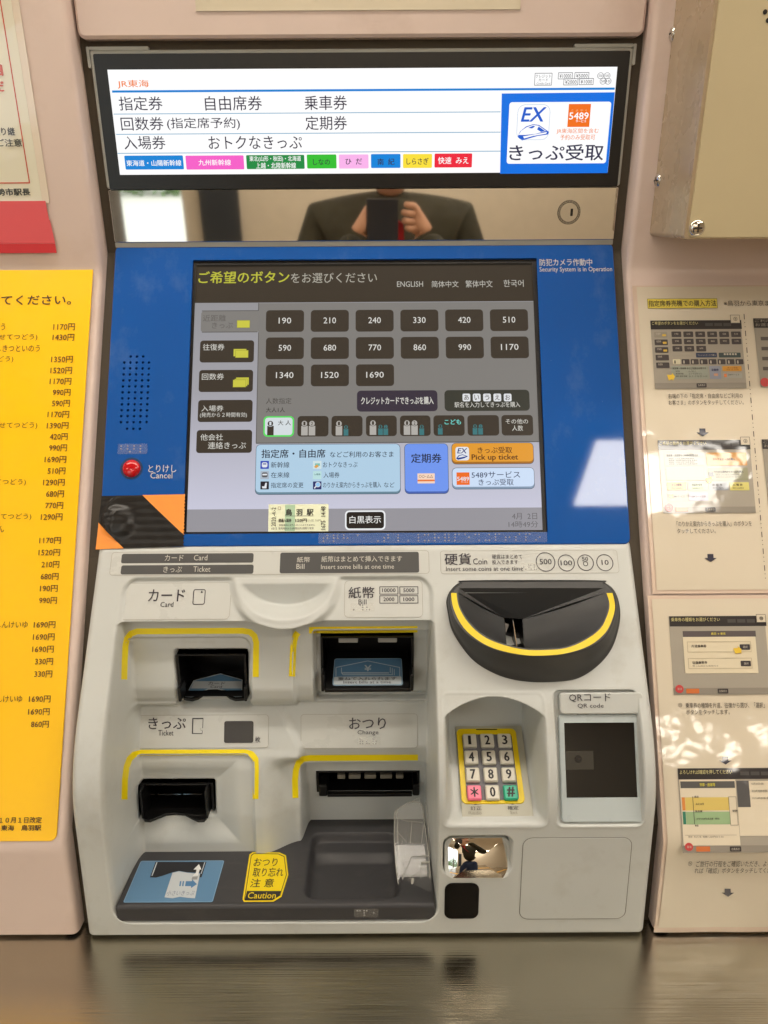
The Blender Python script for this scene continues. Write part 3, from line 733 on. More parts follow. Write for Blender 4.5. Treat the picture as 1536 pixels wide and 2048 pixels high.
    mm = boxm(x, z, a, b, -.5236, -.3985, .006, .0025)
    seat = .728+(-.3985-z)*(.677-.728)/(.521-.3985)
    y = y*(1-mm)+(np.maximum(seat, B)+.0060)*mm
    # edge rounding
    e = np.maximum(np.abs(x)-(.3-.008), 0); y = y+.008-np.sqrt(np.maximum(.008**2-e*e, 0))
    e = np.maximum(z+.2735, 0); y = y+.5*(.006-np.sqrt(np.maximum(.006**2-np.minimum(e, .006)**2, 0)))
    e = np.maximum(-.657-z, 0); y = y+.003-np.sqrt(np.maximum(.003**2-np.minimum(e, .003)**2, 0))
    return y
def rel_hit(px, py, y0=.60, y1=.90):
    """where the line of a traced point meets the moulded cover"""
    d = ray(px, py); ys = np.linspace(y0, y1, 900); X = CAM.x+d.x/d.y*ys; Z = d.z/d.y*ys
    g = ys-relief(X, Z); i = int(np.argmax(g > 0)) or 1
    a = g[i-1]/(g[i-1]-g[i]); y = ys[i-1]+(ys[i]-ys[i-1])*a
    return Vector((CAM.x+d.x/d.y*y, y, CAM.z+d.z/d.y*y))
def body():
    hx = [CARD[0], CARD[1], BILL[0], BILL[1], TICK[0], TICK[1], CHNG[0], CHNG[1]]
    hz = [CARD[2], CARD[3], BILL[2], BILL[3], TICK[2], TICK[3], CHNG[2], CHNG[3]]
    def axis(a, b, st, fix):
        g = list(np.arange(a, b, st))+[b]
        for f_ in fix:
            i = int(np.argmin([abs(q-f_) for q in g])); g[i] = f_
        return np.array(sorted(set(g)))
    xs = axis(-.3, .3, .00135, hx); zs = axis(-.660, -.2675, .00105, hz)
    X, Z = np.meshgrid(xs, zs); Y = relief(X, Z)
    nx, nz = len(xs), len(zs)
    vs = np.stack([X, Y, Z+CAM.z], -1).reshape(-1, 3)
    xc = (xs[:-1]+xs[1:])/2; zc = (zs[:-1]+zs[1:])/2; XC, ZC = np.meshgrid(xc, zc)
    hole = np.zeros(XC.shape, bool)
    for a, b, c, d in (CARD, BILL, TICK, CHNG): hole |= (XC > a) & (XC < b) & (ZC > c) & (ZC < d)
    I = (np.arange(nz-1)[:, None]*nx+np.arange(nx-1)[None, :]); I = I[~hole]
    fs = np.stack([I, I+1, I+1+nx, I+nx], -1).tolist()
    k = MB(); k.add(vs.tolist(), fs, True)
    # side and end walls
    bk = .93+0*zs
    for xi, fl in ((0, 0), (nx-1, 1)):
        n = len(zs); vv = [(xs[xi], Y[j, xi], zs[j]+CAM.z) for j in range(n)]+[(xs[xi], .95, zs[j]+CAM.z) for j in range(n)]
        ff = [(j, j+1, n+j+1, n+j) for j in range(n-1)]; k.add(vv, [f[::-1] for f in ff] if fl else ff, False)
    for zi, fl in ((0, 1), (nz-1, 0)):
        n = nx; vv = [(xs[j], Y[zi, j], zs[zi]+CAM.z) for j in range(n)]+[(xs[j], .95, zs[zi]+CAM.z) for j in range(n)]
        ff = [(j, j+1, n+j+1, n+j) for j in range(n-1)]; k.add(vv, [f[::-1] for f in ff] if not fl else ff, False)
    return k.build('lower_cover', BODY, mach)
cover = body()
# ---- labels, lines, slots on the lower cover
def plate_on(P, b, r=5, m=PLATE, d=.0001, name='label_plate', edge=True, parent=None):
    o = prr(P, *b, r)
    k = MB(); k.plate(P, o, d=d+.0002, th=.0006, ch=.0001, inner=prr(P, *b, r, .00015))
    q = k.build(name, m, parent or mach)
    if edge:
        k = MB(); ring2(k, P, prr(P, *b, r, -.00012), prr(P, *b, r, .00022), d+.0003); k.build('plate_edge', LINE, q)
    return q
def ribbon(path, wd, m=YEL, name='yellow_guide_line', parent=None, lift=.0003, ymin=0, n=4):
    P_ = []
    for i in range(len(path)-1):
        for q in range(n): t = q/n; P_.append((path[i][0]*(1-t)+path[i+1][0]*t, path[i][1]*(1-t)+path[i+1][1]*t))
    P_.append(path[-1]); vs = []; fs = []
    for i, p in enumerate(P_):
        a = P_[max(i-1, 0)]; b = P_[min(i+1, len(P_)-1)]; dx, dy = b[0]-a[0], b[1]-a[1]; L = math.hypot(dx, dy); nx, ny = -dy/L*wd*.57, dx/L*wd*.57
        for s in (-1, -.33, .33, 1):
            h = rel_hit(p[0]+nx*s, p[1]+ny*s); vs.append(h-(h-CAM).normalized()*lift)
    for i in range(len(P_)-1):
        for j in range(3):
            f = (i*4+j, i*4+j+1, i*4+5+j, i*4+4+j)
            if all(vs[q].y-0 > ymin for q in f) and max(vs[q].y for q in f)-min(vs[q].y for q in f) < .02: fs.append(f)
    k = MB(); k.add(vs, fs); return k.build(name, m, parent or mach)
def smooth_path(L, n=4, closed=False):
    out = []; N = len(L)
    for i in range(N if closed else N-1):
        p0 = L[(i-1) % N] if closed or i else L[0]; p1 = L[i]; p2 = L[(i+1) % N]; p3 = L[(i+2) % N] if closed else L[min(i+2, N-1)]
        for q in range(n):
            t = q/n; out.append(tuple(.5*(2*p1[c]+(p2[c]-p0[c])*t+(2*p0[c]-5*p1[c]+4*p2[c]-p3[c])*t*t+(3*p1[c]-p0[c]-3*p2[c]+p3[c])*t**3) for c in range(2)))
    if not closed: out.append(tuple(L[-1]))
    return out
def braille(P, b, cells, m=FILM, d=.0004, parent=None):
    o = prr(P, *b, 2); k = MB(); k.plate(P, o, d=d+.0003, th=.0003); q = k.build('braille_label', m, parent or mach)
    B = P.box(*b); rnd = random.Random(int(b[0]*7+b[1])); k = MB(); W = B[2]-B[0]; H = B[3]-B[1]
    cw = W/(cells+.6)
    for c in range(cells):
        for cx in (0, 1):
            for cy in (0, 1, 2):
                if rnd.random() < .5: k.dome(P, (B[0]+cw*(.5+c)+cx*cw*.38, B[1]+H*(.22+.28*cy)), min(cw*.15, .0011), .0007, 8, 3, d+.0003)
    k.build('braille_dots', DOT, q)
    return q
def labels():
    P = SLO
    p = plate_on(P, (222, 1103, 858, 1149), 6); f = Flat(P.off(.0004), p)
    for b in ((243, 1107, 507, 1126), (242, 1130, 507, 1149-.8), (560, 1104.5, 838, 1146)): f.rect(b, LBL, 4, d=.0001, nm='dark_label')
    f.text('カード', (330, 1110, 367, 1122), WHT, 0); f.text('Card', (388, 1110, 415, 1121), WHT); f.text('きっぷ', (327, 1133, 364, 1145), WHT); f.text('Ticket', (387, 1133, 421, 1144), WHT)
    f.text('紙幣', (594, 1114, 620, 1125), WHT, .004); f.text('Bill', (593, 1128, 609, 1138), WHT); f.text('紙幣はまとめて挿入できます', (643, 1112, 804, 1124), WHT, .002); f.text('Insert some bills at one time', (642, 1129, 788, 1138), WHT)
    f.done()
    p = plate_on(P, (881, 1101, 1236, 1147), 6); f = Flat(P.off(.0004), p)
    f.text('硬貨', (889, 1107, 942, 1130), INK, .012); f.text('Coin', (946, 1117, 974, 1129), INK); f.text('硬貨はまとめて', (984, 1109, 1044, 1118), INK, .002); f.text('投入できます', (984, 1120, 1036, 1129), INK, .002)
    f.text('Insert some coins at one time', (892, 1133, 1046, 1142), INK)
    for x, y, r, t, b in ((1091, 1124, 19.5, '500', (1079, 1118, 1103, 1129)), (1132.5, 1126, 17, '100', (1121, 1121, 1144, 1131)), (1171, 1125.5, 16.5, '50', (1164, 1114, 1176, 1122)), (1209.5, 1125.5, 17, '10', (1203, 1120, 1217, 1130))):
        f.circle(x, y, r, INK, w=1.6); f.text(t, b, INK, .015)
    f.circle(1171, 1127.5, 5, INK, w=1.4); f.done()
    braille(P, (1042, 1127, 1080, 1142), 3)
    P = HDR
    p = plate_on(P, (240, 1166, 461, 1239), 9); f = Flat(P.off(.0004), p)
    f.text('カード', (297, 1179, 370, 1203), INK, .012); f.text('Card', (321, 1204, 347, 1214), INK); f.frame((386, 1178.5, 410.5, 1209.5), INK, 4, 1.6); f.poly([(401, 1186), (404, 1180.5), (406, 1186)], INK); f.done()
    p = plate_on(P, (689, 1161, 845, 1235), 9); f = Flat(P.off(.0004), p)
    f.text('紙幣', (697, 1174, 749, 1197), INK, .010); f.text('Bill', (717, 1199, 733, 1209), INK)
    for x, y, t in ((759, 1173, '10000'), (799, 1173, '5000'), (759, 1191, '2000'), (799, 1191, '1000')):
        f.frame((x, y, x+37.5, y+16), INK, 0, 1.3); w_ = 27 if len(t) == 5 else 22; f.text(t, (x+18.7-w_/2, y+4, x+18.7+w_/2, y+11.5), INK, .02)
    f.done(); braille(P, (701, 1207, 748, 1223), 3, parent=p)
    P = PL2
    p = plate_on(P, (265, 1430, 537, 1496), 6); f = Flat(P.off(.0004), p)
    f.text('きっぷ', (297, 1435, 372, 1458), INK, .012); f.text('Ticket', (317, 1460, 347, 1471), INK)
    f.poly([(385, 1436), (407, 1436), (407, 1437.6), (386.6, 1437.6)], INK); L = [(385, 1436), (407, 1436), (406, 1456), (401, 1456), (401, 1460), (405.5, 1461), (405, 1467.5), (384, 1467.5)]
    pp = pts(P, L); cx = sum(a for a, _ in pp)/8; cy = sum(b for _, b in pp)/8
    k = MB(); ring2(k, P.off(.0004), pp[::-1], [(cx+(a-cx)*.86, cy+(b-cy)*.9) for a, b in pp][::-1], .0003); k.build('ticket_symbol', INK, p)
    f.text('枚', (510, 1473, 521, 1485), INK, .004); f.done()
    k = MB(); k.plate(P, prr(P, 448.5, 1442, 507, 1485.5, 4), d=.0008, th=.0006); k.build('count_window', mat('smoked_window', (62, 63, 66), rough=.12), p)
    P = PR2
    p = plate_on(P, (602, 1428, 835, 1496), 6); f = Flat(P.off(.0004), p)
    f.text('おつり', (698, 1435, 772, 1458), INK, .012); f.text('Change', (715, 1460, 757, 1471), INK); f.done(); braille(P, (714, 1474, 761, 1490), 3, parent=p)
    ribbon([(248.5, 1359), (249.5, 1320), (251, 1292), (254, 1277), (262, 1267), (274, 1262.7), (380, 1262), (485, 1261.5), (500, 1264), (509, 1272), (512.5, 1285), (512, 1310), (511.5, 1354)], 10.5)
    ribbon([(584, 1353), (585.5, 1320), (586.5, 1296), (588.5, 1281), (592, 1270), (596, 1265)], 11, ymin=.772)
    ribbon([(618, 1260.5), (640, 1260), (700, 1259.5), (835, 1258.5)], 11.5, ymin=.772, n=8)
    ribbon([(249, 1599), (250, 1560), (253, 1535), (259, 1518), (268, 1509), (283, 1505.3), (380, 1505), (490, 1504.5), (503, 1508), (511, 1518), (511.8, 1535), (511, 1598)], 10.5)
    ribbon([(591, 1596), (590, 1560), (592, 1540), (597, 1526), (606, 1518), (620, 1516), (730, 1515.5), (836, 1515)], 10.5)
labels()

def slots():
    Z = CAM.z
    def shell(h, yf, dep, top_y=None):      # black box lining a slot opening
        x0, x1, z0, z1 = h; e = .0006; x0 += e; x1 -= e; z0 += e; z1 -= e
        k = MB(); y1 = yf+dep
        def q(a): k.add(a, [(0, 1, 2, 3)])
        q([(x0, yf, z0+Z), (x0, y1, z0+Z), (x0, y1, z1+Z), (x0, yf, z1+Z)][::-1]); q([(x1, yf, z0+Z), (x1, y1, z0+Z), (x1, y1, z1+Z), (x1, yf, z1+Z)])
        q([(x0, yf, z1+Z), (x0, y1, z1+Z), (x1, y1, z1+Z), (x1, yf, z1+Z)][::-1]); q([(x0, yf, z0+Z), (x0, y1, z0+Z), (x1, y1, z0+Z), (x1, yf, z0+Z)])
        q([(x0, y1, z0+Z), (x1, y1, z0+Z), (x1, y1, z1+Z), (x0, y1, z1+Z)])
        # rim collar, a little proud
        c = .0024
        for a in ((x0, z0, x0+c, z1), (x1-c, z0, x1, z1), (x0+c, z1-c*.7, x1-c, z1)):
            k.prism((a[0], yf-.0025, a[1]+Z), (a[2], yf+.01, a[3]+Z))
        return k.build('slot_housing', BLK, mach)
    # card slot
    h = shell(CARD, .790, .06)
    P = Plane((.830, -.4285), (.781, -.4434))
    k = MB(); L = [(366, 1396), (384, 1359), (441, 1343), (488, 1356), (489, 1397), (470, 1398), (459, 1394), (449, 1386), (434, 1382), (418, 1382.5), (406, 1388), (396, 1395), (384, 1398.5)]
    k.plate(P, ccw(pts(P, L)), d=0, th=.004, back=True); fl = k.build('slot_tongue', BLK, mach, bevel=.0005)
    f = Flat(P.off(.0002), fl); cb = pr(88, 128, 160); cw = pr(176, 184, 188)
    L2 = [(370, 1394), (387, 1361), (441, 1347), (485, 1359.5), (484, 1394), (471, 1394.5), (461, 1391), (450, 1382), (434, 1378.5), (417, 1379), (404, 1384.5), (394, 1391.5), (383, 1395)]
    f.poly(L2, pr(180, 190, 196), d=.0001, nm='slot_sticker')
    L3 = [(372, 1392.5), (388.5, 1362), (441, 1348.5), (483.5, 1360.7), (482.5, 1392.5), (472, 1393), (462.5, 1389.5), (451.5, 1380.5), (434, 1377), (416, 1377.5), (402.5, 1383), (392, 1390)]
    f.poly(L3, cb, d=.0003, nm='slot_sticker'); f.poly([(382, 1377.5), (388, 1363), (484, 1363), (483, 1377.5)], cw, d=.0005, nm='slot_sticker')
    f.text('カード', (417, 1364.5, 450, 1371), INK, d=.0008); f.text('Card', (421, 1372, 444, 1377), INK, d=.0008); f.done()
    for xx in (359, 490):
        a = wx(xx, 1395, .782); k = MB(); k.prism((a, .777, wz(425, 1399, .782)+Z), (a+.0030, .800, wz(425, 1372, .782)+Z)); k.build('slot_cheek', BLK, mach, bevel=.0008)
    # banknote slot
    h = shell(BILL, .803, .06)
    P = Plane((.830, -.4097), (.786, -.4214))
    k = MB(); k.plate(P, prr(P, 652, 1300, 818, 1376, 2), d=-.0002, th=.004, back=True); fl = k.build('slot_tongue', BLK, mach, bevel=.0006)
    f = Flat(P, fl); f.rect((667, 1317, 804.5, 1371), pr(150, 178, 200), 5, d=.0001, nm='slot_sticker'); f.rect((668, 1318, 803.5, 1370), pr(84, 124, 158), 4, d=.0002, nm='slot_sticker'); f.rect((667.5, 1353.5, 803, 1369.5), pr(176, 186, 192), 3, d=.0004, nm='slot_sticker')
    wl = pr(176, 190, 200)
    def line(a, b, w_=1.3):
        dx, dy = b[0]-a[0], b[1]-a[1]; L = math.hypot(dx, dy); nx, ny = -dy/L*w_/2, dx/L*w_/2
        f.poly([(a[0]+nx, a[1]+ny), (b[0]+nx, b[1]+ny), (b[0]-nx, b[1]-ny), (a[0]-nx, a[1]-ny)], wl, d=.0005)
    line((672, 1353), (672, 1335.5)); line((672, 1335.5), (735.5, 1322.5)); line((735.5, 1322.5), (799.5, 1335.5)); line((799.5, 1335.5), (799.5, 1353))
    line((683, 1336), (683, 1346)); line((683, 1346.5), (778, 1346.5), 1.8); line((780.5, 1335), (780.5, 1346.5)); line((784.5, 1337), (784.5, 1349)); line((788.5, 1339), (788.5, 1351)); line((683, 1346), (686, 1350)); line((686, 1350), (786, 1350))
    f.text('¥', (728.5, 1331, 743, 1343), wl, .03, d=.0006); f.text('重ねて入れられます', (676, 1355, 793, 1361.5), INK, .004, d=.0008); f.text('Insert bills at a time', (687, 1362.5, 782, 1368), INK, .002, d=.0008); f.done()
    k = MB(); a, b = wx(650, 1380, .786), wx(822, 1380, .786); z0, z1 = wz(735, 1381, .786), wz(735, 1374.5, .786)
    k.prism((a, .782, z0+Z), (b, .800, z1+Z)); k.build('slot_front_bar', BLK, mach, bevel=.0008)
    for s in (0, 1):
        xx = (643, 820)[s]; a = wx(xx, 1370, .786); k = MB(); k.prism((a, .780, wz(735, 1378, .786)+Z), (a+.0036, .800, wz(735, 1345, .786)+Z)); k.build('slot_cheek', BLK, mach, bevel=.0012)
    for xa, xb in ((662, 683), (699, 712), (726, 745), (759, 773), (788, 808)):
        k = MB(); k.prism((wx(xa, 1384, .797), .796, wz(735, 1387, .797)+Z), (wx(xb, 1384, .797), .806, wz(735, 1380.5, .797)+Z)); k.build('slot_tooth', BODY, mach, bevel=.0004)
    for xa, xb in ((677, 716), (756, 794)):
        k = MB(); k.prism((wx(xa, 1279, .806), .805, wz(735, 1285, .806)+Z), (wx(xb, 1279, .806), .812, wz(735, 1271, .806)+Z)); k.build('slot_tab', mat('mid_grey_plastic', (150, 150, 146), rough=.4), mach, bevel=.0012)
    # ticket outlet
    h = shell(TICK, .779, .05)
    P = Plane((.810, -.4700), (.757, -.5000))
    P = Plane((.812, wz(350, 1590, .812)), (.757, wz(350, 1640, .757)))
    L = [(281, 1590), (284, 1631), (289, 1639.5), (300, 1640.5), (316, 1634), (332, 1627.5), (352, 1625.5), (370, 1627.5), (384, 1635), (396, 1640.5), (409, 1640), (415, 1633), (417, 1590)]
    k = MB(); k.plate(P, ccw(pts(P, L)), d=0, th=.003, back=True); k.build('slot_tongue', BLK, mach, bevel=.0006)
    for xx in (282, 411):
        a = wx(xx, 1600, .765); k = MB(); k.prism((a, .762, wz(350, 1634, .765)+Z), (a+.0022, .790, wz(350, 1580, .765)+Z)); k.build('slot_cheek', BLK, mach, bevel=.0006)
    k = MB()
    for xa, xb in ((295, 311), (316, 362), (368, 405)): k.prism((wx(xa, 1590, .79), .789, wz(350, 1588.6, .79)+Z), (wx(xb, 1590, .79), .792, wz(350, 1586.8, .79)+Z))
    k.build('steel_edge', CHROME, mach)
    # change outlet
    h = shell(CHNG, .810, .06)
    for xa, xb in ((674.7, 690), (697.5, 721), (729, 752), (760, 784), (792, 807)):
        k = MB(); k.prism((wx(xa, 1555, .813), .812, wz(735, 1557, .813)+Z), (wx(xb, 1555, .813), .818, wz(735, 1549, .813)+Z)); k.build('slot_tab', mat('mid_grey_plastic', (120, 116, 106), rough=.4), mach, bevel=.0010)
    k = MB(); k.prism((wx(655, 1585, .81), .806, wz(735, 1590, .81)+Z), (wx(824, 1585, .81), .830, wz(735, 1584, .81)+Z)); k.build('slot_front_bar', BLK, mach, bevel=.001)
    for xa, xb in ((638, 655), (825, 839)):
        k = MB(); k.prism((wx(xa, 1580, .806), .802, wz(735, 1589, .806)+Z), (wx(xb, 1580, .806), .830, wz(735, 1566, .806)+Z)); k.build('slot_cheek', BLK, mach, bevel=.002)
    # braille marks above the outlets
    for b, y in (((373, 1283, 433, 1299), .790), ((303, 1545, 362, 1560), .775)):
        a = rel_hit(b[0], b[1]); c = rel_hit(b[0], b[3]); Pq = Plane((a.y, a.z-CAM.z), (c.y, c.z-CAM.z)); braille(Pq, b, 3)
slots()

# ---- tray with coin well
TZ = -.622
class TrayP(Plane):
    def __init__(s): s.u = Vector((1, 0, 0)); s.v = Vector((0, 1, 0)); s.n = Vector((0, 0, 1)); s.o = Vector((0, 0, CAM.z+TZ)); s.a = s.b = None
    def off(s, d): p = TrayP(); p.o = s.o+s.n*d; return p
def tray():
    T = TrayP(); w1 = T.box(622, 1668, 792, 1793)
    xs = np.linspace(-.2655, .0735, 230); ys = np.concatenate([[.6775, .6778, .6785, .6797, .6812], np.linspace(.683, .835, 110)])
    X, Y = np.meshgrid(xs, ys)
    m = boxm(X, Y, w1[0]-.001, w1[2]+.001, w1[1], w1[3], .010, .007); m2 = boxm(X, Y, w1[0]+.002, w1[2]-.002, w1[1]+.002, w1[3]-.026, .010, .016)
    Zt = TZ-.010*m-.0065*m2
    r = .0035; e = np.maximum(.6775+r-Y, 0); Zt = Zt-(r-np.sqrt(np.maximum(r*r-e*e, 0)))
    k = MB(); nx = len(xs); vs = np.stack([X, Y, Zt+CAM.z], -1).reshape(-1, 3).tolist()
    k.add(vs, [(j*nx+i, j*nx+i+1, (j+1)*nx+i+1, (j+1)*nx+i) for j in range(len(ys)-1) for i in range(nx-1)], True)
    z1, z0 = TZ-r+CAM.z, -.6405+CAM.z
    k.add([(-.2655, .6775, z0), (.0735, .6775, z0), (.0735, .6775, z1), (-.2655, .6775, z1)], [(0, 1, 2, 3)])
    tr = k.build('tray', TRAY, mach)
    P = T.off(.0003); f = Flat(P, tr)
    k = MB(); k.flat(P, prr(P, 264, 1721.5, 437, 1805, 4), .0001); st = k.build('ticket_size_sticker', LBLUE, mach); f2 = Flat(P, st)
    f2.frame((264.5, 1722, 436.5, 1804.5), pr(140, 170, 196), 4, 1)
    dk = pr(40, 41, 46); lt = pr(196, 204, 210)
    f2.poly([(311, 1724), (413, 1724), (403, 1755), (399, 1755), (401, 1746), (375, 1745), (358, 1742), (345, 1745), (325, 1752), (312, 1755.5), (300, 1755)], dk, d=.0002)
    f2.poly([(313, 1725), (315, 1725), (305, 1752), (303, 1752)], lt, d=.0004); f2.poly([(409, 1725), (410.5, 1725), (403, 1748), (401.5, 1748)], lt, d=.0004)
    f2.poly([(345, 1746), (358, 1743), (375, 1746), (400, 1748), (390, 1797), (375, 1796), (360, 1794), (345, 1797), (329, 1795)], lt, d=.0003)
    bl = pr(86, 132, 178); f2.poly([(372, 1763), (384, 1763), (384, 1759), (394, 1769), (382, 1777), (382, 1773), (370, 1773)], bl, d=.0005)
    for x in (359, 364.5): f2.poly([(x+1, 1763), (x+4, 1763), (x+2.5, 1773), (x-.5, 1773)], bl, d=.0005)
    f2.poly([(392, 1746), (393, 1740), (387, 1740), (398, 1729), (403, 1740), (399.5, 1740), (396, 1752), (385, 1753)], pr(226, 228, 228), d=.0006)
    f2.poly([(385, 1754.5), (396, 1753.5), (394, 1760), (383, 1760)], pr(150, 152, 154), d=.0006)
    f2.text('小さいきっぷ', (334, 1782, 389, 1792), pr(120, 134, 160), 0, d=.0006); f2.done()
    L = [(505.7, 1704.4), (559, 1705), (572, 1711), (576.7, 1750), (563, 1793.7), (546.5, 1803.6), (488, 1804), (485, 1799), (499, 1709)]
    k = MB(); k.flat(P, ccw(pts(P, L)), .0001); c = k.build('caution_sticker', mat('caution_yellow', (232, 206, 20), rough=.35), mach); f3 = Flat(P, c)
    iy = pr(42, 40, 40)
    pp = ccw(pts(P, [(507, 1707), (557, 1707.6), (569, 1713), (573.5, 1750), (560.5, 1791.5), (545, 1801), (490, 1801.5), (488.5, 1799), (502, 1711)])); cx = sum(a for a, _ in pp)/9; cy = sum(b for _, b in pp)/9
    k = MB(); ring2(k, P, pp, [(cx+(a-cx)*.965, cy+(b-cy)*.97) for a, b in pp], .0003); k.build('sticker_border', iy, c)
    f3.poly([(494, 1782.5), (562, 1782.5), (559, 1791), (545, 1800.2), (490.5, 1800.5), (490, 1799)], iy, d=.0004)
    f3.text('おつり', (508, 1717, 555, 1733), iy, .006, d=.0004, ); f3.text('取り忘れ', (506, 1736, 567, 1754), iy, .006, d=.0004); f3.text('注 意', (501, 1758, 548, 1775), iy, .006, d=.0004)
    f3.text('Caution', (496, 1785.5, 552, 1798), mat('caution_yellow', (232, 206, 20), rough=.35), .004, d=.0007); f3.done()
    braille(Plane((.6775, -.60), (.6775, -.64)), (708, 1817, 757, 1833), 3)
    # clear hinged flap at the right end of the tray
    Z = CAM.z
    fp = MB()
    Pf = Plane((.790, wz(830, 1612, .790)), (.700, wz(830, 1795, .700)))
    out = [(788.5, 1625), (812, 1607), (835, 1604), (844, 1612), (848, 1640), (856, 1700), (864, 1803), (842, 1803), (824, 1797), (801, 1782), (793, 1742), (789, 1690)]
    fp.plate(Pf, ccw(pts(Pf, out)), d=0, th=.0016, back=True)
    fl = fp.build('clear_flap', CLEAR, mach)
    def w3(L, dd=0): return [Pf.off(dd).hit(x, y) for x, y in L]
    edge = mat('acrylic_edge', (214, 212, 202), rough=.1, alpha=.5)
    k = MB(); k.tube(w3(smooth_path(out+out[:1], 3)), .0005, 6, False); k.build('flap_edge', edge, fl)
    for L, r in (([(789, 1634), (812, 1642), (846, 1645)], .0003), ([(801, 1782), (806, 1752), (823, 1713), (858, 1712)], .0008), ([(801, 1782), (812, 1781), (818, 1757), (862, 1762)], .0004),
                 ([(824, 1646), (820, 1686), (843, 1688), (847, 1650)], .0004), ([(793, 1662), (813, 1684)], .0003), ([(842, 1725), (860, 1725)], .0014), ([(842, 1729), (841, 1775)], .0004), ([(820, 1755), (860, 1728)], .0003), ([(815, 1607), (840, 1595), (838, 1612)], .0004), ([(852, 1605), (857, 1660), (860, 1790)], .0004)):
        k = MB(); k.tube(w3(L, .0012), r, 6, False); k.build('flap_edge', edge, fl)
    # side flange of the flap, turned back into the tray
    side = w3([(789, 1634), (789, 1690), (793, 1742), (801, 1782)]); k = MB(); bk = [p+Vector((.004, .016, -.004)) for p in side]
    k.add(side+bk, [(i, i+1, 5+i, 4+i) for i in range(3)], True); k.build('flap_flange', CLEAR, fl)
    k = MB(); k.tube(bk, .0005, 6, False); k.build('flap_edge', edge, fl)
    k = MB(); k.tube(w3([(816, 1800), (824, 1772), (826, 1757)], .004), .0016, 8); k.build('flap_glint', mat('acrylic_glint', (240, 236, 224), rough=.05, alpha=.45), fl)  # pale tube stands in for a glint of light on the flap
    # curved lower skirt of the flap
    k = MB()
    def sk(u, v):
        a = u*math.pi*.5; x = wx(806, 1780, .70)+.030*math.sin(a)+0; y = .712-.020*math.sin(a*1.0)-.004*v; return (x, y, CAM.z+TZ+.003+.030*v*(1-.25*u))
    k.grid(sk, 12, 4); k.build('flap_skirt', CLEAR, fl)
tray()

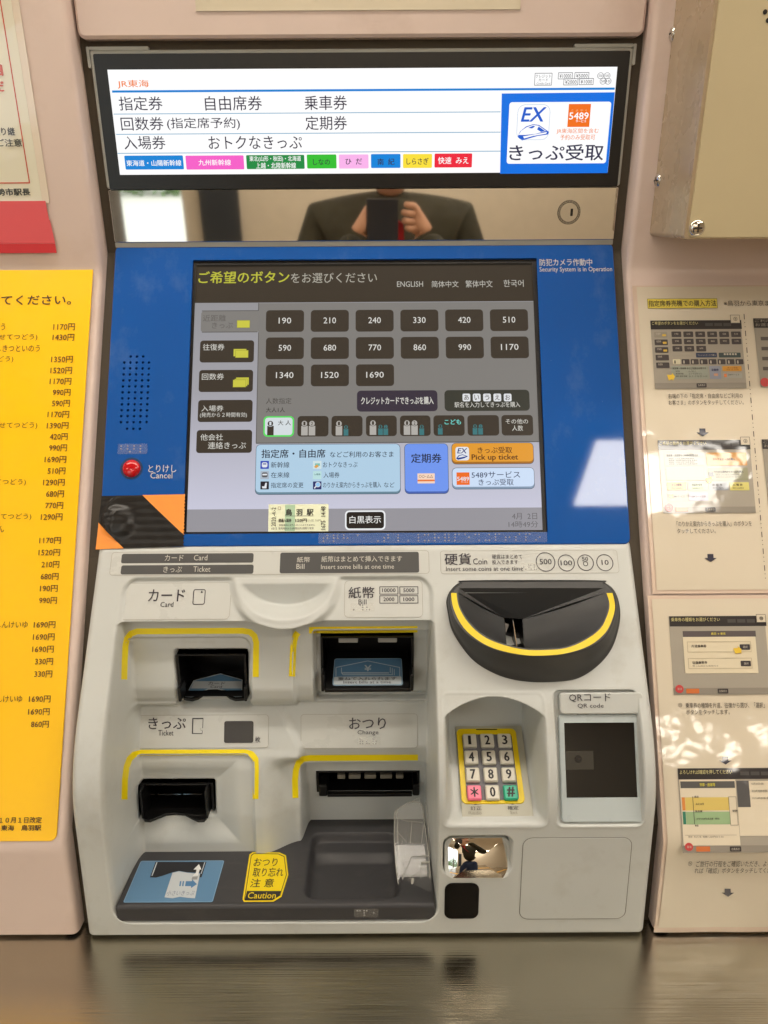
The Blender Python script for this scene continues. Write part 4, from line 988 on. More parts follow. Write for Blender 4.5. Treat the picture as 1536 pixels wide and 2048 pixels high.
# ---- coin bowl
def bowl():
    BD = mat('bowl_plastic', (60, 61, 62), rough=.42, vary=.06, bump=(1800, .12, .0002))
    RIM = Plane((.7987, -.302), (.7987-.819*.1, -.302-.574*.1))
    base_px = [(893, 1200), (895, 1222), (904, 1261), (932, 1305), (963, 1333), (1010, 1355), (1063, 1364), (1119, 1363), (1160, 1355), (1197, 1330), (1222, 1299), (1235, 1264), (1240, 1230), (1236, 1200), (1226, 1179), (1209, 1166), (1188, 1161), (944, 1161), (918, 1166), (901, 1181)]
    rim_px = [(897, 1200), (900, 1219), (909, 1242), (930, 1268), (963, 1291), (1004, 1306), (1049, 1313), (1099, 1314), (1144, 1308), (1185, 1294), (1214, 1271), (1229, 1238), (1233, 1212), (1231, 1194), (1223, 1178), (1208, 1167), (1188, 1162.5), (944, 1162.5), (920, 1167.5), (904, 1181)]
    def loop(P, L): return smooth_path([P.loc(*p) for p in L], 5, True)
    bo = loop(SLO, base_px); ri = loop(RIM, rim_px); n = len(bo)
    B3 = [SLO.w(u, v, -.001) for u, v in bo]; B4 = [SLO.w(u, v, .0012) for u, v in bo]; R3 = [RIM.w(u, v) for u, v in ri]
    cR = sum(R3, Vector())/n
    lev = [B3, B4]
    for t in (.04, .35, .7, .93): lev.append([B4[i].lerp(R3[i], t)+(B4[i]-cR).normalized()*(-.0012 if t < .1 else .0010*math.sin(t*3.1)-.0012) for i in range(n)])
    lev.append([p+(cR-p).normalized()*.0006+RIM.n*.0005 for p in R3]); lev.append([p+(cR-p).normalized()*.0020+RIM.n*.0009 for p in R3])
    k = MB(); vs = [p for L in lev for p in L]; k.add(vs, [(j*n+i, j*n+(i+1) % n, (j+1)*n+(i+1) % n, (j+1)*n+i)[::-1] for j in range(len(lev)-1) for i in range(n)], True)
    inn_px = [(916, 1186), (920, 1213), (939, 1244), (967, 1270), (1001, 1286), (1047, 1297), (1091, 1298), (1131, 1294), (1167, 1279), (1199, 1256), (1213, 1226), (1216, 1205), (1210, 1186)]
    arc = smooth_path([RIM.loc(*p) for p in inn_px], 4); A = [RIM.w(u, v, .0009) for u, v in arc]
    back = [RIM.w(*RIM.loc(1207, 1177), .0009), RIM.w(*RIM.loc(918, 1177), .0009)]
    op = A+back; outl = [(u, v) for u, v in ri]
    inn2 = arc+[RIM.loc(1207, 1177), RIM.loc(918, 1177)]
    o2 = []
    for i in range(n):
        p = lev[-1][i]-RIM.o; o2.append((p.dot(RIM.u), p.dot(RIM.v)))
    kk = MB(); kk.plate(RIM, o2, [inn2], d=.0009, th=.0001); k.add(kk.v[:len(o2)+len(inn2)], [f for f in kk.f if max(f) < len(o2)+len(inn2)])
    k.build('bowl_rim', BD, mach)
    # funnel inside
    D1 = RIM.off(-.034); D2 = RIM.off(-.030)
    s = [D1.hit(1008, 1236), D1.hit(1045, 1238), D2.hit(1049, 1299), D2.hit(1014, 1297)]     # back-left, back-right, front-right, front-left of the slot
    k = MB()
    k.add([back[1], s[0], s[1], back[0]], [(0, 1, 2, 3)])
    N = len(A); iF = min(range(N), key=lambda i: abs(arc[i][0]-RIM.loc(1030, 1295)[0]))
    def strip(idx, e0, e1):
        m_ = len(idx); R = 6; rows = []
        for q in range(R+1):
            t = q/R; rows.append([A[i].lerp(e0.lerp(e1, j/(m_-1)), t**1.0)-RIM.n*.003*math.sin(t*math.pi) for j, i in enumerate(idx)])
        vs = [p for r in rows for p in r]; k.add(vs, [(a*m_+b, a*m_+b+1, (a+1)*m_+b+1, (a+1)*m_+b) for a in range(R) for b in range(m_-1)], True)
    strip(list(range(0, iF+1)), s[0], s[3]); strip(list(range(iF, N)), s[2], s[1])
    k.add([back[1], A[0], s[0]], [(0, 1, 2)]); k.add([A[-1], back[0], s[1]], [(0, 1, 2)]); k.add([A[iF], s[3], s[2]], [(0, 1, 2)])
    k.build('bowl_funnel', BD, mach)
    k = MB(); dn = Vector((0, .03, -.004)); k.add([*s, *[p+dn for p in s]], [(0, 1, 5, 4), (1, 2, 6, 5), (2, 3, 7, 6), (3, 0, 4, 7), (4, 5, 6, 7)]); k.build('coin_slot', BLK, mach)
    a, b = D1.off(.003).hit(1026, 1240), D2.off(.002).hit(1034, 1297)
    k = MB(); e = Vector((.0004, 0, 0)); k.add([a-e, a+e, b+e, b-e, a-e+dn, a+e+dn, b+e+dn, b-e+dn], [(0, 3, 2, 1), (0, 1, 5, 4), (3, 0, 4, 7), (1, 2, 6, 5), (2, 3, 7, 6)]); k.build('slot_divider', BLK, mach)
    e = Vector((.0005, 0, 0)); up = RIM.n*.0004; k = MB(); k.add([a-e+up, a+e+up, b+e+up, b-e+up], [(0, 3, 2, 1)]); k.build('divider_edge', CHROME, mach)
    k = MB(); q = [D1.off(-.004).hit(*p) for p in ((1010, 1246), (1018, 1249), (1012, 1266))]; k.add(q, [(0, 1, 2)]); k.build('steel_flap', pr(96, 90, 84), mach)
    yo = [(902, 1186), (907, 1217), (927, 1255), (960, 1283), (996, 1299.5), (1047, 1310), (1091, 1311), (1135, 1306), (1179, 1291), (1211, 1265), (1226, 1234), (1230, 1211), (1225, 1186)]
    yi = [(913, 1186), (918, 1214), (937, 1246), (966, 1272), (1001, 1288), (1047, 1299), (1091, 1300), (1132, 1296), (1169, 1281), (1201, 1257), (1215.5, 1228), (1219, 1207), (1213, 1186)]
    P2 = RIM.off(.0014); o3 = [P2.hit(*p) for p in smooth_path(yo, 4)]; i3 = [P2.hit(*p) for p in smooth_path(yi, 4)]; m_ = len(o3)
    k = MB(); k.add(o3+i3, [(i, i+1, m_+i+1, m_+i) for i in range(m_-1)]); k.build('yellow_guide_line', mat('yellow_line_worn', (228, 200, 10), rough=.4, vary=.06), mach)
bowl()

# ---- keypad, code reader, mirror, sensor window, hatch
def right_side():
    P = KPP.off(.0012)
    ins = mat('keypad_surround', (176, 175, 160), rough=.35, vary=.03)
    b = P.box(912, 1453, 1047, 1638); b = (P.box(913, 1456, 1034, 1460)[0]-.0008, P.loc(985, 1634)[1], P.box(913, 1456, 1034, 1460)[2]+.0052, P.loc(970, 1452)[1])
    k = MB(); k.plate(P, rr(*b, .001), d=0, th=.002); kp = k.build('keypad_surround', ins, mach)
    y0 = P.loc(986, 1608)[1]; y1 = P.loc(971, 1458)[1]; xa = (P.loc(913.5, 1459)[0]+P.loc(922.5, 1608)[0])/2; xb = (P.loc(1030, 1458)[0]+P.loc(1051, 1607)[0])/2
    k = MB(); k.plate(P, rr(xa, y0, xb, y1, .0055), d=.0014, th=.0014, ch=.0004, inner=rr(xa, y0, xb, y1, .0055, 5, .0004)); kf = k.build('keypad_frame', mat('keypad_yellow', (236, 206, 0), rough=.35), mach)
    k = MB(); k.plate(P, rr(xa+.0058, y0+.0036, xb-.0058, y1-.0075, .003), d=.0018, th=.0006); k.build('keypad_base', mat('key_base_grey', (112, 112, 118), rough=.5), mach)
    k = MB(); c = P.box(952, 1459.5, 994, 1461.5); k.flat(P, [(c[0], c[1]), (c[2], c[1]), (c[2], c[3]), (c[0], c[3])], .0018); k.build('frame_bar', pr(60, 56, 20), kf)
    km = mat('key_white', (206, 202, 188), rough=.3); kpk = mat('key_pink', (240, 118, 148), rough=.3); kg = mat('key_green', (38, 176, 140), rough=.3); it = pr(34, 32, 34)
    Pk = P.off(.0018+.0045)
    c1 = Pk.loc(940.5, 1480); c3 = Pk.loc(1010.5, 1479.5); r4 = Pk.loc(948.2, 1584); r4b = Pk.loc(1020.5, 1583.5)
    for r in range(4):
        for c in range(3):
            ch = '123456789*0#'[r*3+c]
            u = ((c1[0]+(c3[0]-c1[0])*c/2)+(r4[0]+(r4b[0]-r4[0])*c/2))/2; v = c1[1]+(r4[1]-c1[1])*r/3
            hw, hh = .0074, .0078
            k = MB(); o = rr(u-hw, v-hh, u+hw, v+hh, .0016); k.plate(Pk, o, d=0, th=.0045, ch=.0012, inner=rr(u-hw, v-hh, u+hw, v+hh, .0026, 5, .0011))
            q = k.build('key', kpk if ch == '*' else kg if ch == '#' else km, mach, bevel=.0004)
            if ch == '*': q['label'] = 'pink star key'
            if ch == '#': q['label'] = 'green hash key'
            T_ = (u-.0030, v-.0052, u+.0030, v+.0052) if ch not in '*#1' else ((u-.0020, v-.0052, u+.0012, v+.0052) if ch == '1' else (u-.0043, v-.0052, u+.0043, v+.0052))
            class Q(Plane):
                def __init__(s, B, P0): s.o = P0.o; s.u = P0.u; s.v = P0.v; s.n = P0.n; s.B = B; s.a = s.b = None
                def box(s, *a): return s.B
            TQ.append(('＊' if ch == '*' else ch, Q(T_, Pk), (0, 0, 1, 1), it, 0 if ch == '1' else .05, .0003, 0, 0, q, 'lettering'))
    f = Flat(P.off(.0003), kp); f.text('訂正', (941, 1613, 963, 1620.5), INK, .01); f.text('Redo', (937, 1623, 964, 1629), LINE, .0); f.text('確定', (1015, 1612, 1037, 1620), INK, .01); f.text('Set', (1020, 1622, 1035, 1628), LINE, 0)
    f.poly([(948, 1609.5), (951, 1605.8), (954, 1609.5)], INK); f.poly([(1022, 1609), (1025, 1605.3), (1028, 1609)], INK); f.done()
    # code reader module
    P = MOD.off(-.0006)
    b = P.box(1119, 1387, 1286, 1428); b = (b[0], P.loc(1200, 1428)[1], b[2], P.loc(1200, 1385)[1])
    k = MB(); k.plate(P, rr(*b, .0045), d=.0022, th=.006, ch=.0012, inner=rr(*b, .0045, 5, .0012)); hd = k.build('reader_header', BODY, mach)
    f = Flat(P.off(.0024), hd); f.text('QRコード', (1138, 1387, 1221, 1404), INK, 0); f.text('QR code', (1155, 1407, 1207, 1417), INK); f.done()
    g = mat('blue_grey_plastic', (186, 197, 200), rough=.3, vary=.02)
    b = P.box(1121, 1430, 1284, 1645); b = (b[0], b[1], b[2], P.loc(1200, 1429.5)[1])
    k = MB(); wd = P.box(1131, 1445.5, 1272.5, 1596); o = [(wd[0], wd[1]), (wd[2], wd[1]), (wd[2], wd[3]), (wd[0], wd[3])]
    k.plate(P, rr(*b, .004), [o], d=-.0008, th=.004, ch=.0008, inner=rr(*b, .004, 5, .0008)); k.build('reader_frame', g, mach)
    k = MB(); k.plate(P, [(wd[0]-.0005, wd[1]-.0005), (wd[2]+.0005, wd[1]-.0005), (wd[2]+.0005, wd[3]+.0005), (wd[0]-.0005, wd[3]+.0005)], d=-.0022, th=.001); gw = k.build('reader_window', BLACKG, mach)
    f = Flat(P.off(-.0021), gw); f.rect((1131.5, 1502, 1187, 1539), mat('scanner_grey', (52, 50, 44), rough=.2), 1, d=.0002, nm='scanner_unit'); f.circle(1156, 1518, 7.5, mat('lens_black', (16, 16, 20), rough=.1), d=.0005, nm='scanner_lens'); f.circle(1156, 1518, 4, mat('lens_grey', (44, 44, 46), rough=.1), d=.0007, w=.8, nm='scanner_lens'); f.done()
    # convex mirror
    P = Plane((.6880, -.560), (.6722, -.600)); b = P.box(890, 1675, 1020.5, 1755)
    cx, cy = (b[0]+b[2])/2, (b[1]+b[3])/2; o = rr(*b, .0085, 6); n = len(o); k = MB(); vs = []; fs = []; R = 14
    for j in range(R):
        t = 1-j/R
        for u, v in o: vs.append(P.w(cx+(u-cx)*t, cy+(v-cy)*t, .0062-((u-cx)**2+(v-cy)**2)*t*t/(2*.115)))
    vs.append(P.w(cx, cy, .0062))
    fs = [(j*n+i, j*n+(i+1) % n, (j+1)*n+(i+1) % n, (j+1)*n+i) for j in range(R-1) for i in range(n)]+[((R-1)*n+i, (R-1)*n+(i+1) % n, R*n) for i in range(n)]
    k.add(vs, fs, True); mi = k.build('convex_mirror', mat('mirror_glass', (232, 228, 220), rough=.01, metal=1), mach)
    k = MB(); k.plate(P, rr(*b, .0085, 6, -.0008), d=.0015, th=.018, ch=.0006, inner=rr(*b, .0085, 6, -.0002)); k.build('mirror_mount', PLATE, mi)
    P = VER.off(.0002); k = MB(); k.plate(P, prr(P, 889, 1766, 957.5, 1837, 15), d=.0005, th=.001); k.build('sensor_window', BLACKG, mach)
    b = P.box(1042, 1675, 1257.5, 1838); k = MB(); k.plate(P, rr(*b, .010, 6, .0005), d=.0003, th=.0006, ch=.0002, inner=rr(*b, .010, 6, .0008)); h = k.build('hatch', BODY, mach)
    k = MB(); ring2(k, P, rr(*b, .010, 6, -.0001), rr(*b, .010, 6, .0005), .0001); k.build('hatch_gap', pr(96, 92, 82), h)
right_side()
braille(BLU, (236, 888, 295, 908), 4); braille(BLU, (637, 1065, 1094, 1086), 22, parent=None)
#@@THINGS
# ================================================================ OTHER THINGS
def ticket():
    P = BLU.off(-.0045); b = P.box(537, 1008.5, 657, 1063)
    P = Plane((P.w(0, b[3]).y, P.w(0, b[3]).z-CAM.z), (P.w(0, b[1]).y, P.w(0, b[1]).z-CAM.z)); P = P.off(.0002)
    k = MB(); k.plate(P, prr(P, 537, 1008.5, 657, 1063), d=.0003, th=.0003, back=True)
    t = k.build('platform_ticket', mat('ticket_paper', (236, 244, 216), rough=.6, emit=0)); tag(t, 'small pale green paper ticket standing against the bottom of the touch screen', 'ticket')
    f = Flat(P.off(.0003), t); ink = pr(58, 56, 52); gr = pr(176, 210, 180)
    f.rect((570, 1009.5, 590, 1062), gr, d=.0001)
    f.text('鳥  羽  駅', (571, 1018, 627, 1031), ink, .03); f.rect((572, 1031.6, 626, 1032.3), ink); f.text('普通入場券', (557, 1037.5, 583, 1044.5), ink, .03); f.text('150円', (591, 1037.5, 614, 1044.5), ink, .03); f.text('小児 70円', (615, 1038.5, 642, 1043.5), pr(150, 156, 136))
    f.text('旅客車内に立ち入ることはできません', (558, 1048, 630, 1052), ink); f.text('発売時刻から2時間以内1回限り有効', (557, 1054.5, 627, 1059), ink); f.text('6212', (543, 1055, 554, 1059), ink)
    f.text('2020.-4.-2', (543, 1015, 552, 1053), ink, 0, rot=1); f.text('1675  14:48', (642, 1013, 651, 1059), ink, .02, rot=1); f.frame((556, 1013.5, 561.5, 1019), pr(150, 110, 90), 0, .6); f.done()
ticket()

def tape():
    P = BLU.off(.0009)
    TL, TR, BR, BL = [P.loc(*p) for p in ((203, 992), (370, 988.5), (367, 1092.5), (191.5, 1099))]
    rnd = random.Random(5)
    c = P.loc(236, 1043); c2 = P.loc(240, 1052)
    def H(u, v):
        d = math.hypot(u-c[0], v-c[1]); h = .0050*math.exp(-(d/.017)**4)
        h += .0007*math.exp(-((math.hypot(u-c2[0]-.012, v-c2[1]-.01)-.030)/.0013)**2)*(u < c[0]+.004)+.0005*math.exp(-((math.hypot(u-c2[0]-.016, v-c2[1])-.0255)/.001)**2)*(u < c[0])
        return h+.00015*math.sin(u*310+v*190)+.0001*math.sin(v*720)
    def q(s, t):
        u = (TL[0]*(1-s)+TR[0]*s)*(1-t)+(BL[0]*(1-s)+BR[0]*s)*t; v = (TL[1]*(1-s)+TR[1]*s)*(1-t)+(BL[1]*(1-s)+BR[1]*s)*t
        if s > .99: u += .0006*math.sin(t*90)
        return u, v
    t0 = thing('hazard_tape', 'black and orange striped tape patch stuck over the lower left corner of the blue panel', 'tape', P.hit(280, 1095))
    def part(test, m, name, lift):
        k = MB(); N = 90; vs = []; fs = []
        for j in range(N+1):
            for i in range(N+1):
                u, v = q(i/N, j/N); vs.append(P.w(u, v, H(u, v)+lift))
        for j in range(N):
            for i in range(N):
                if test((i+.5)/N, (j+.5)/N): a = j*(N+1)+i; fs.append((a, a+N+1, a+N+2, a+1))
        k.add(vs, fs, True); return k.build(name, m, t0)
    part(lambda s, t: True, mat('black_tape', (26, 25, 25), rough=.3, bump=(900, .3, .0003)), 'black_backing', 0)
    # orange corners cut along straight lines
    om = mat('orange_tape', (250, 158, 72), rough=.35, bump=(500, .2, .0003))
    for tri in ([(.49, 0), (1, 0), (1, .78)], [(0, .50), (.32, 1), (0, 1)]):
        k = MB(); N = 24; vs = []; fs = []
        for i in range(N+1):
            for j in range(N+1-i):
                a, b = i/N, j/N; c_ = 1-a-b; s = tri[0][0]*c_+tri[1][0]*a+tri[2][0]*b; t = tri[0][1]*c_+tri[1][1]*a+tri[2][1]*b
                u, v = q(s, t); vs.append(P.w(u, v, H(u, v)+.00025))
        idx = {}; n = 0
        for i in range(N+1):
            for j in range(N+1-i): idx[i, j] = n; n += 1
        for i in range(N):
            for j in range(N-i):
                fs.append((idx[i, j], idx[i+1, j], idx[i, j+1]))
                if j < N-i-1: fs.append((idx[i+1, j], idx[i+1, j+1], idx[i, j+1]))
        k.add(vs, [f[::-1] for f in fs], True); k.build('orange_stripe', om, t0)
tape()

# ---- yellow fare poster on the left fascia
def poster():
    P = WALS.off(.0012)
    b = P.box(-60, 524, 150, 1682.5); x0 = -.60
    k = MB(); o = rr(x0, b[1], b[2], b[3], .007); k.plate(P, o, d=.0006, th=.0014, ch=.0004, inner=rr(x0, b[1], b[2], b[3], .007, 5, .0004))
    po = k.build('fare_poster', mat('poster_yellow', (255, 200, 0), rough=.35, vary=.02)); tag(po, 'yellow fare list poster with rounded corners on the wall left of the machine', 'poster')
    f = Flat(P.off(.0007), po); ink = pr(84, 46, 26); dk = pr(60, 34, 24)
    f.text('間違えないように注意してください。', (-290, 591, 143, 611), dk, .02)
    R = [(654, 1170), (675, 1430), (719, 1350), (741, 1520), (763, 1170), (785, 990), (807, 590), (829, 1170), (851.5, 1390), (873.5, 420), (896, 990), (919, 1690), (942, 510), (965, 1290), (988, 680), (1011, 770), (1034, 1290),
         (1081, 1170), (1105, 1520), (1129, 210), (1153, 680), (1177, 190), (1201, 990), (1249.5, 1690), (1274, 1690), (1298.5, 1690), (1323, 330), (1348, 330), (1398, 1690), (1423.5, 1690), (1448.5, 860)]
    for y, v in R:
        x1 = 150-(y-654)*.0654; w_ = 43 if v >= 1000 else 35.5
        f.text('%d円' % v, (x1-w_, y-6.8, x1, y+6.8), ink, .01)
    for t, xe, y, n in (('もりきよう', 11, 654, 5), ('(いせてつどう)', 75, 675, 7.2), ('しきつといのう', 80, 697, 6.5), ('(いせてつどう)', 27, 719, 7.2), ('(いせてつどう)', 75, 851.5, 7.2), ('(いせてつどう)', 52, 965, 7.2), ('(いせてつどう)', 63, 1034, 7.2),
                        ('さん', 9, 1058, 2), ('かめやましんけいゆ', 56, 1249.5, 9), ('つしんけいゆ', 45, 1398, 6)):
        f.text(t, (xe-n*13.3, y-6.8, xe, y+6.8), ink)
    f.text('２０１９年１０月１日改定', (-64, 1634, 84, 1646), dk, .02); f.text('ＪＲ東海　鳥羽駅', (-22, 1650, 83, 1661), dk, .03)
    f.done()
poster()

# ---- white notice with red border and red tape, upper left
def notice():
    P = WALU.off(.0012)
    t = thing('station_notice', 'white laminated notice with thin red border line on the upper left wall', 'notice', P.hit(60, 400))
    k = MB(); xr = (P.loc(44, 0)[0]+P.loc(93, 400)[0])/2; y0 = P.loc(50, 406)[1]
    k.plate(P, rr(-.62, y0, xr, y0+.42, .002), d=.0006, th=.001)
    la = k.build('laminate_sheet', gl(226, 212, 194), t)
    k = MB(); k.plate(P, rr(-.61, y0+.001, xr-.008, y0+.41, .001), d=.0009, th=.0002); pa = k.build('paper', gl(226, 222, 202), t)
    f = Flat(P.off(.0010), pa); rd = gl(206, 82, 60); bk = gl(62, 62, 60)
    yb = P.loc(40, 367)[1]; xb = P.loc(61, 366)[0]
    k = MB(); k.flat(P, [(xb-.0012, yb), (xb, yb), (xb, yb+.4), (xb-.0012, yb+.4)], .0012); k.build('border_line', rd, pa)
    k = MB(); k.flat(P, [(-.60, yb), (xb-.0013, yb), (xb-.0013, yb+.0012), (-.60, yb+.0012)], .0012); k.build('border_line', rd, pa)
    f.text('回', (-15, 130, 6, 151), rd, .10); f.text('だ', (-12, 163, 9, 183), rd, .08)
    f.text('乗り継', (-15, 255, 30, 271), bk, .03); f.text('ご注意', (-6, 278, 44, 293), bk, .03); f.text('伊勢市駅長', (-23, 377, 61, 391), bk, .06); f.done()
    k = MB(); P2 = P.off(.0012)
    xr2 = P2.loc(100, 450)[0]; ya = P2.loc(60, 402)[1]; yb_ = P2.loc(60, 506)[1]; ym = P2.loc(60, 487)[1]; yc = P2.loc(60, 440)[1]
    rt = thing('red_tape', 'wide red tape strip holding the bottom edge of the white notice', 'tape', P2.w(-.32, yb_))
    m = mat('red_tape_film', (224, 84, 88), rough=.28, bump=(90, .3, .0006)); m2 = mat('red_tape_fold', (206, 34, 38), rough=.3)
    k = MB(); k.plate(P2, [(-.62, yc-.003), (xr2, yc-.003), (xr2-.001, ya), (-.62, ya)], d=.0004, th=.0004); k.build('upper_strip', m, rt)
    k = MB(); k.plate(P2, [(-.62, ym), (xr2+.003, ym), (xr2+.001, yc), (-.62, yc)], d=.0009, th=.0004); k.build('lower_strip', m, rt)
    k = MB(); k.plate(P2, [(-.62, yb_), (xr2+.003, yb_), (xr2+.003, ym-.0002), (-.62, ym-.0002)], d=.0014, th=.0009); k.build('folded_edge', m2, rt)
notice()

# ---- metal speaker box, upper right
def speaker_box():
    z = CAM.z
    t = thing('speaker_box', 'cream metal box with rounded corners mounted on the wall at upper right', 'box', (.335, .86, z+.06))
    D = .112; P = WALU.off(D)
    xb = WALU.loc(1295.5, 471)[0]; ybk = WALU.loc(1320, 473)[1]; xf = P.loc(1371, 460)[0]; yf = P.loc(1440, 478.5)[1]
    k = MB(); o = rr(xf, yf, xf+.45, yf+.75, .004)
    k.plate(P, o, d=-.0016, th=D-.002); k.build('housing', mat('beige_metal_side', (176, 156, 128), rough=.28, vary=.02), t)
    k = MB(); k.plate(P, rr(xf+.0035, yf+.0015, xf+.45, yf+.75, .006), d=0, th=.0017, ch=.0006, inner=rr(xf+.0035, yf+.0015, xf+.45, yf+.75, .006, 5, .0006)); lid = k.build('lid', mat('cream_metal', (196, 182, 146), rough=.5, vary=.05), t)
    def screw(PP, c, r, nm='screw'):
        k = MB(); k.dome(PP, c, r, r*.42, 20, 5, .0002); q = k.build(nm, CHROME, t)
        k = MB()
        for a, b in ((r*.5, r*.11), (r*.11, r*.5)): k.flat(PP, [(c[0]-a, c[1]-b), (c[0]+a, c[1]-b), (c[0]+a, c[1]+b), (c[0]-a, c[1]+b)], r*.42+.0003)
        k.build('cross_slot', pr(60, 52, 44), q)
    screw(P, P.loc(1394, 456), .0083)
    k = MB()
    for x, y in ((1530, 24), (1536, 41), (1553, 27), (1560, 44)):
        k = MB(); c = P.loc(x, y); k.flat(P, circ(c[0], c[1], .0022, 12), .0003); k.build('speaker_hole', BLK, lid)
    # screws on the left side, axis along -x
    class Side(Plane):
        def __init__(s): s.u = Vector((0, -1, 0)); s.v = Vector((0, 0, 1)); s.n = Vector((-1, 0, 0)); s.o = Vector((xf, 0, 0)); s.a = s.b = None
    S = Side()
    for x, y in ((1344, 69), (1316, 361)): p = S.hit(x, y); screw(S, ((p-S.o).dot(S.u), (p-S.o).dot(S.v)), .0078)
speaker_box()

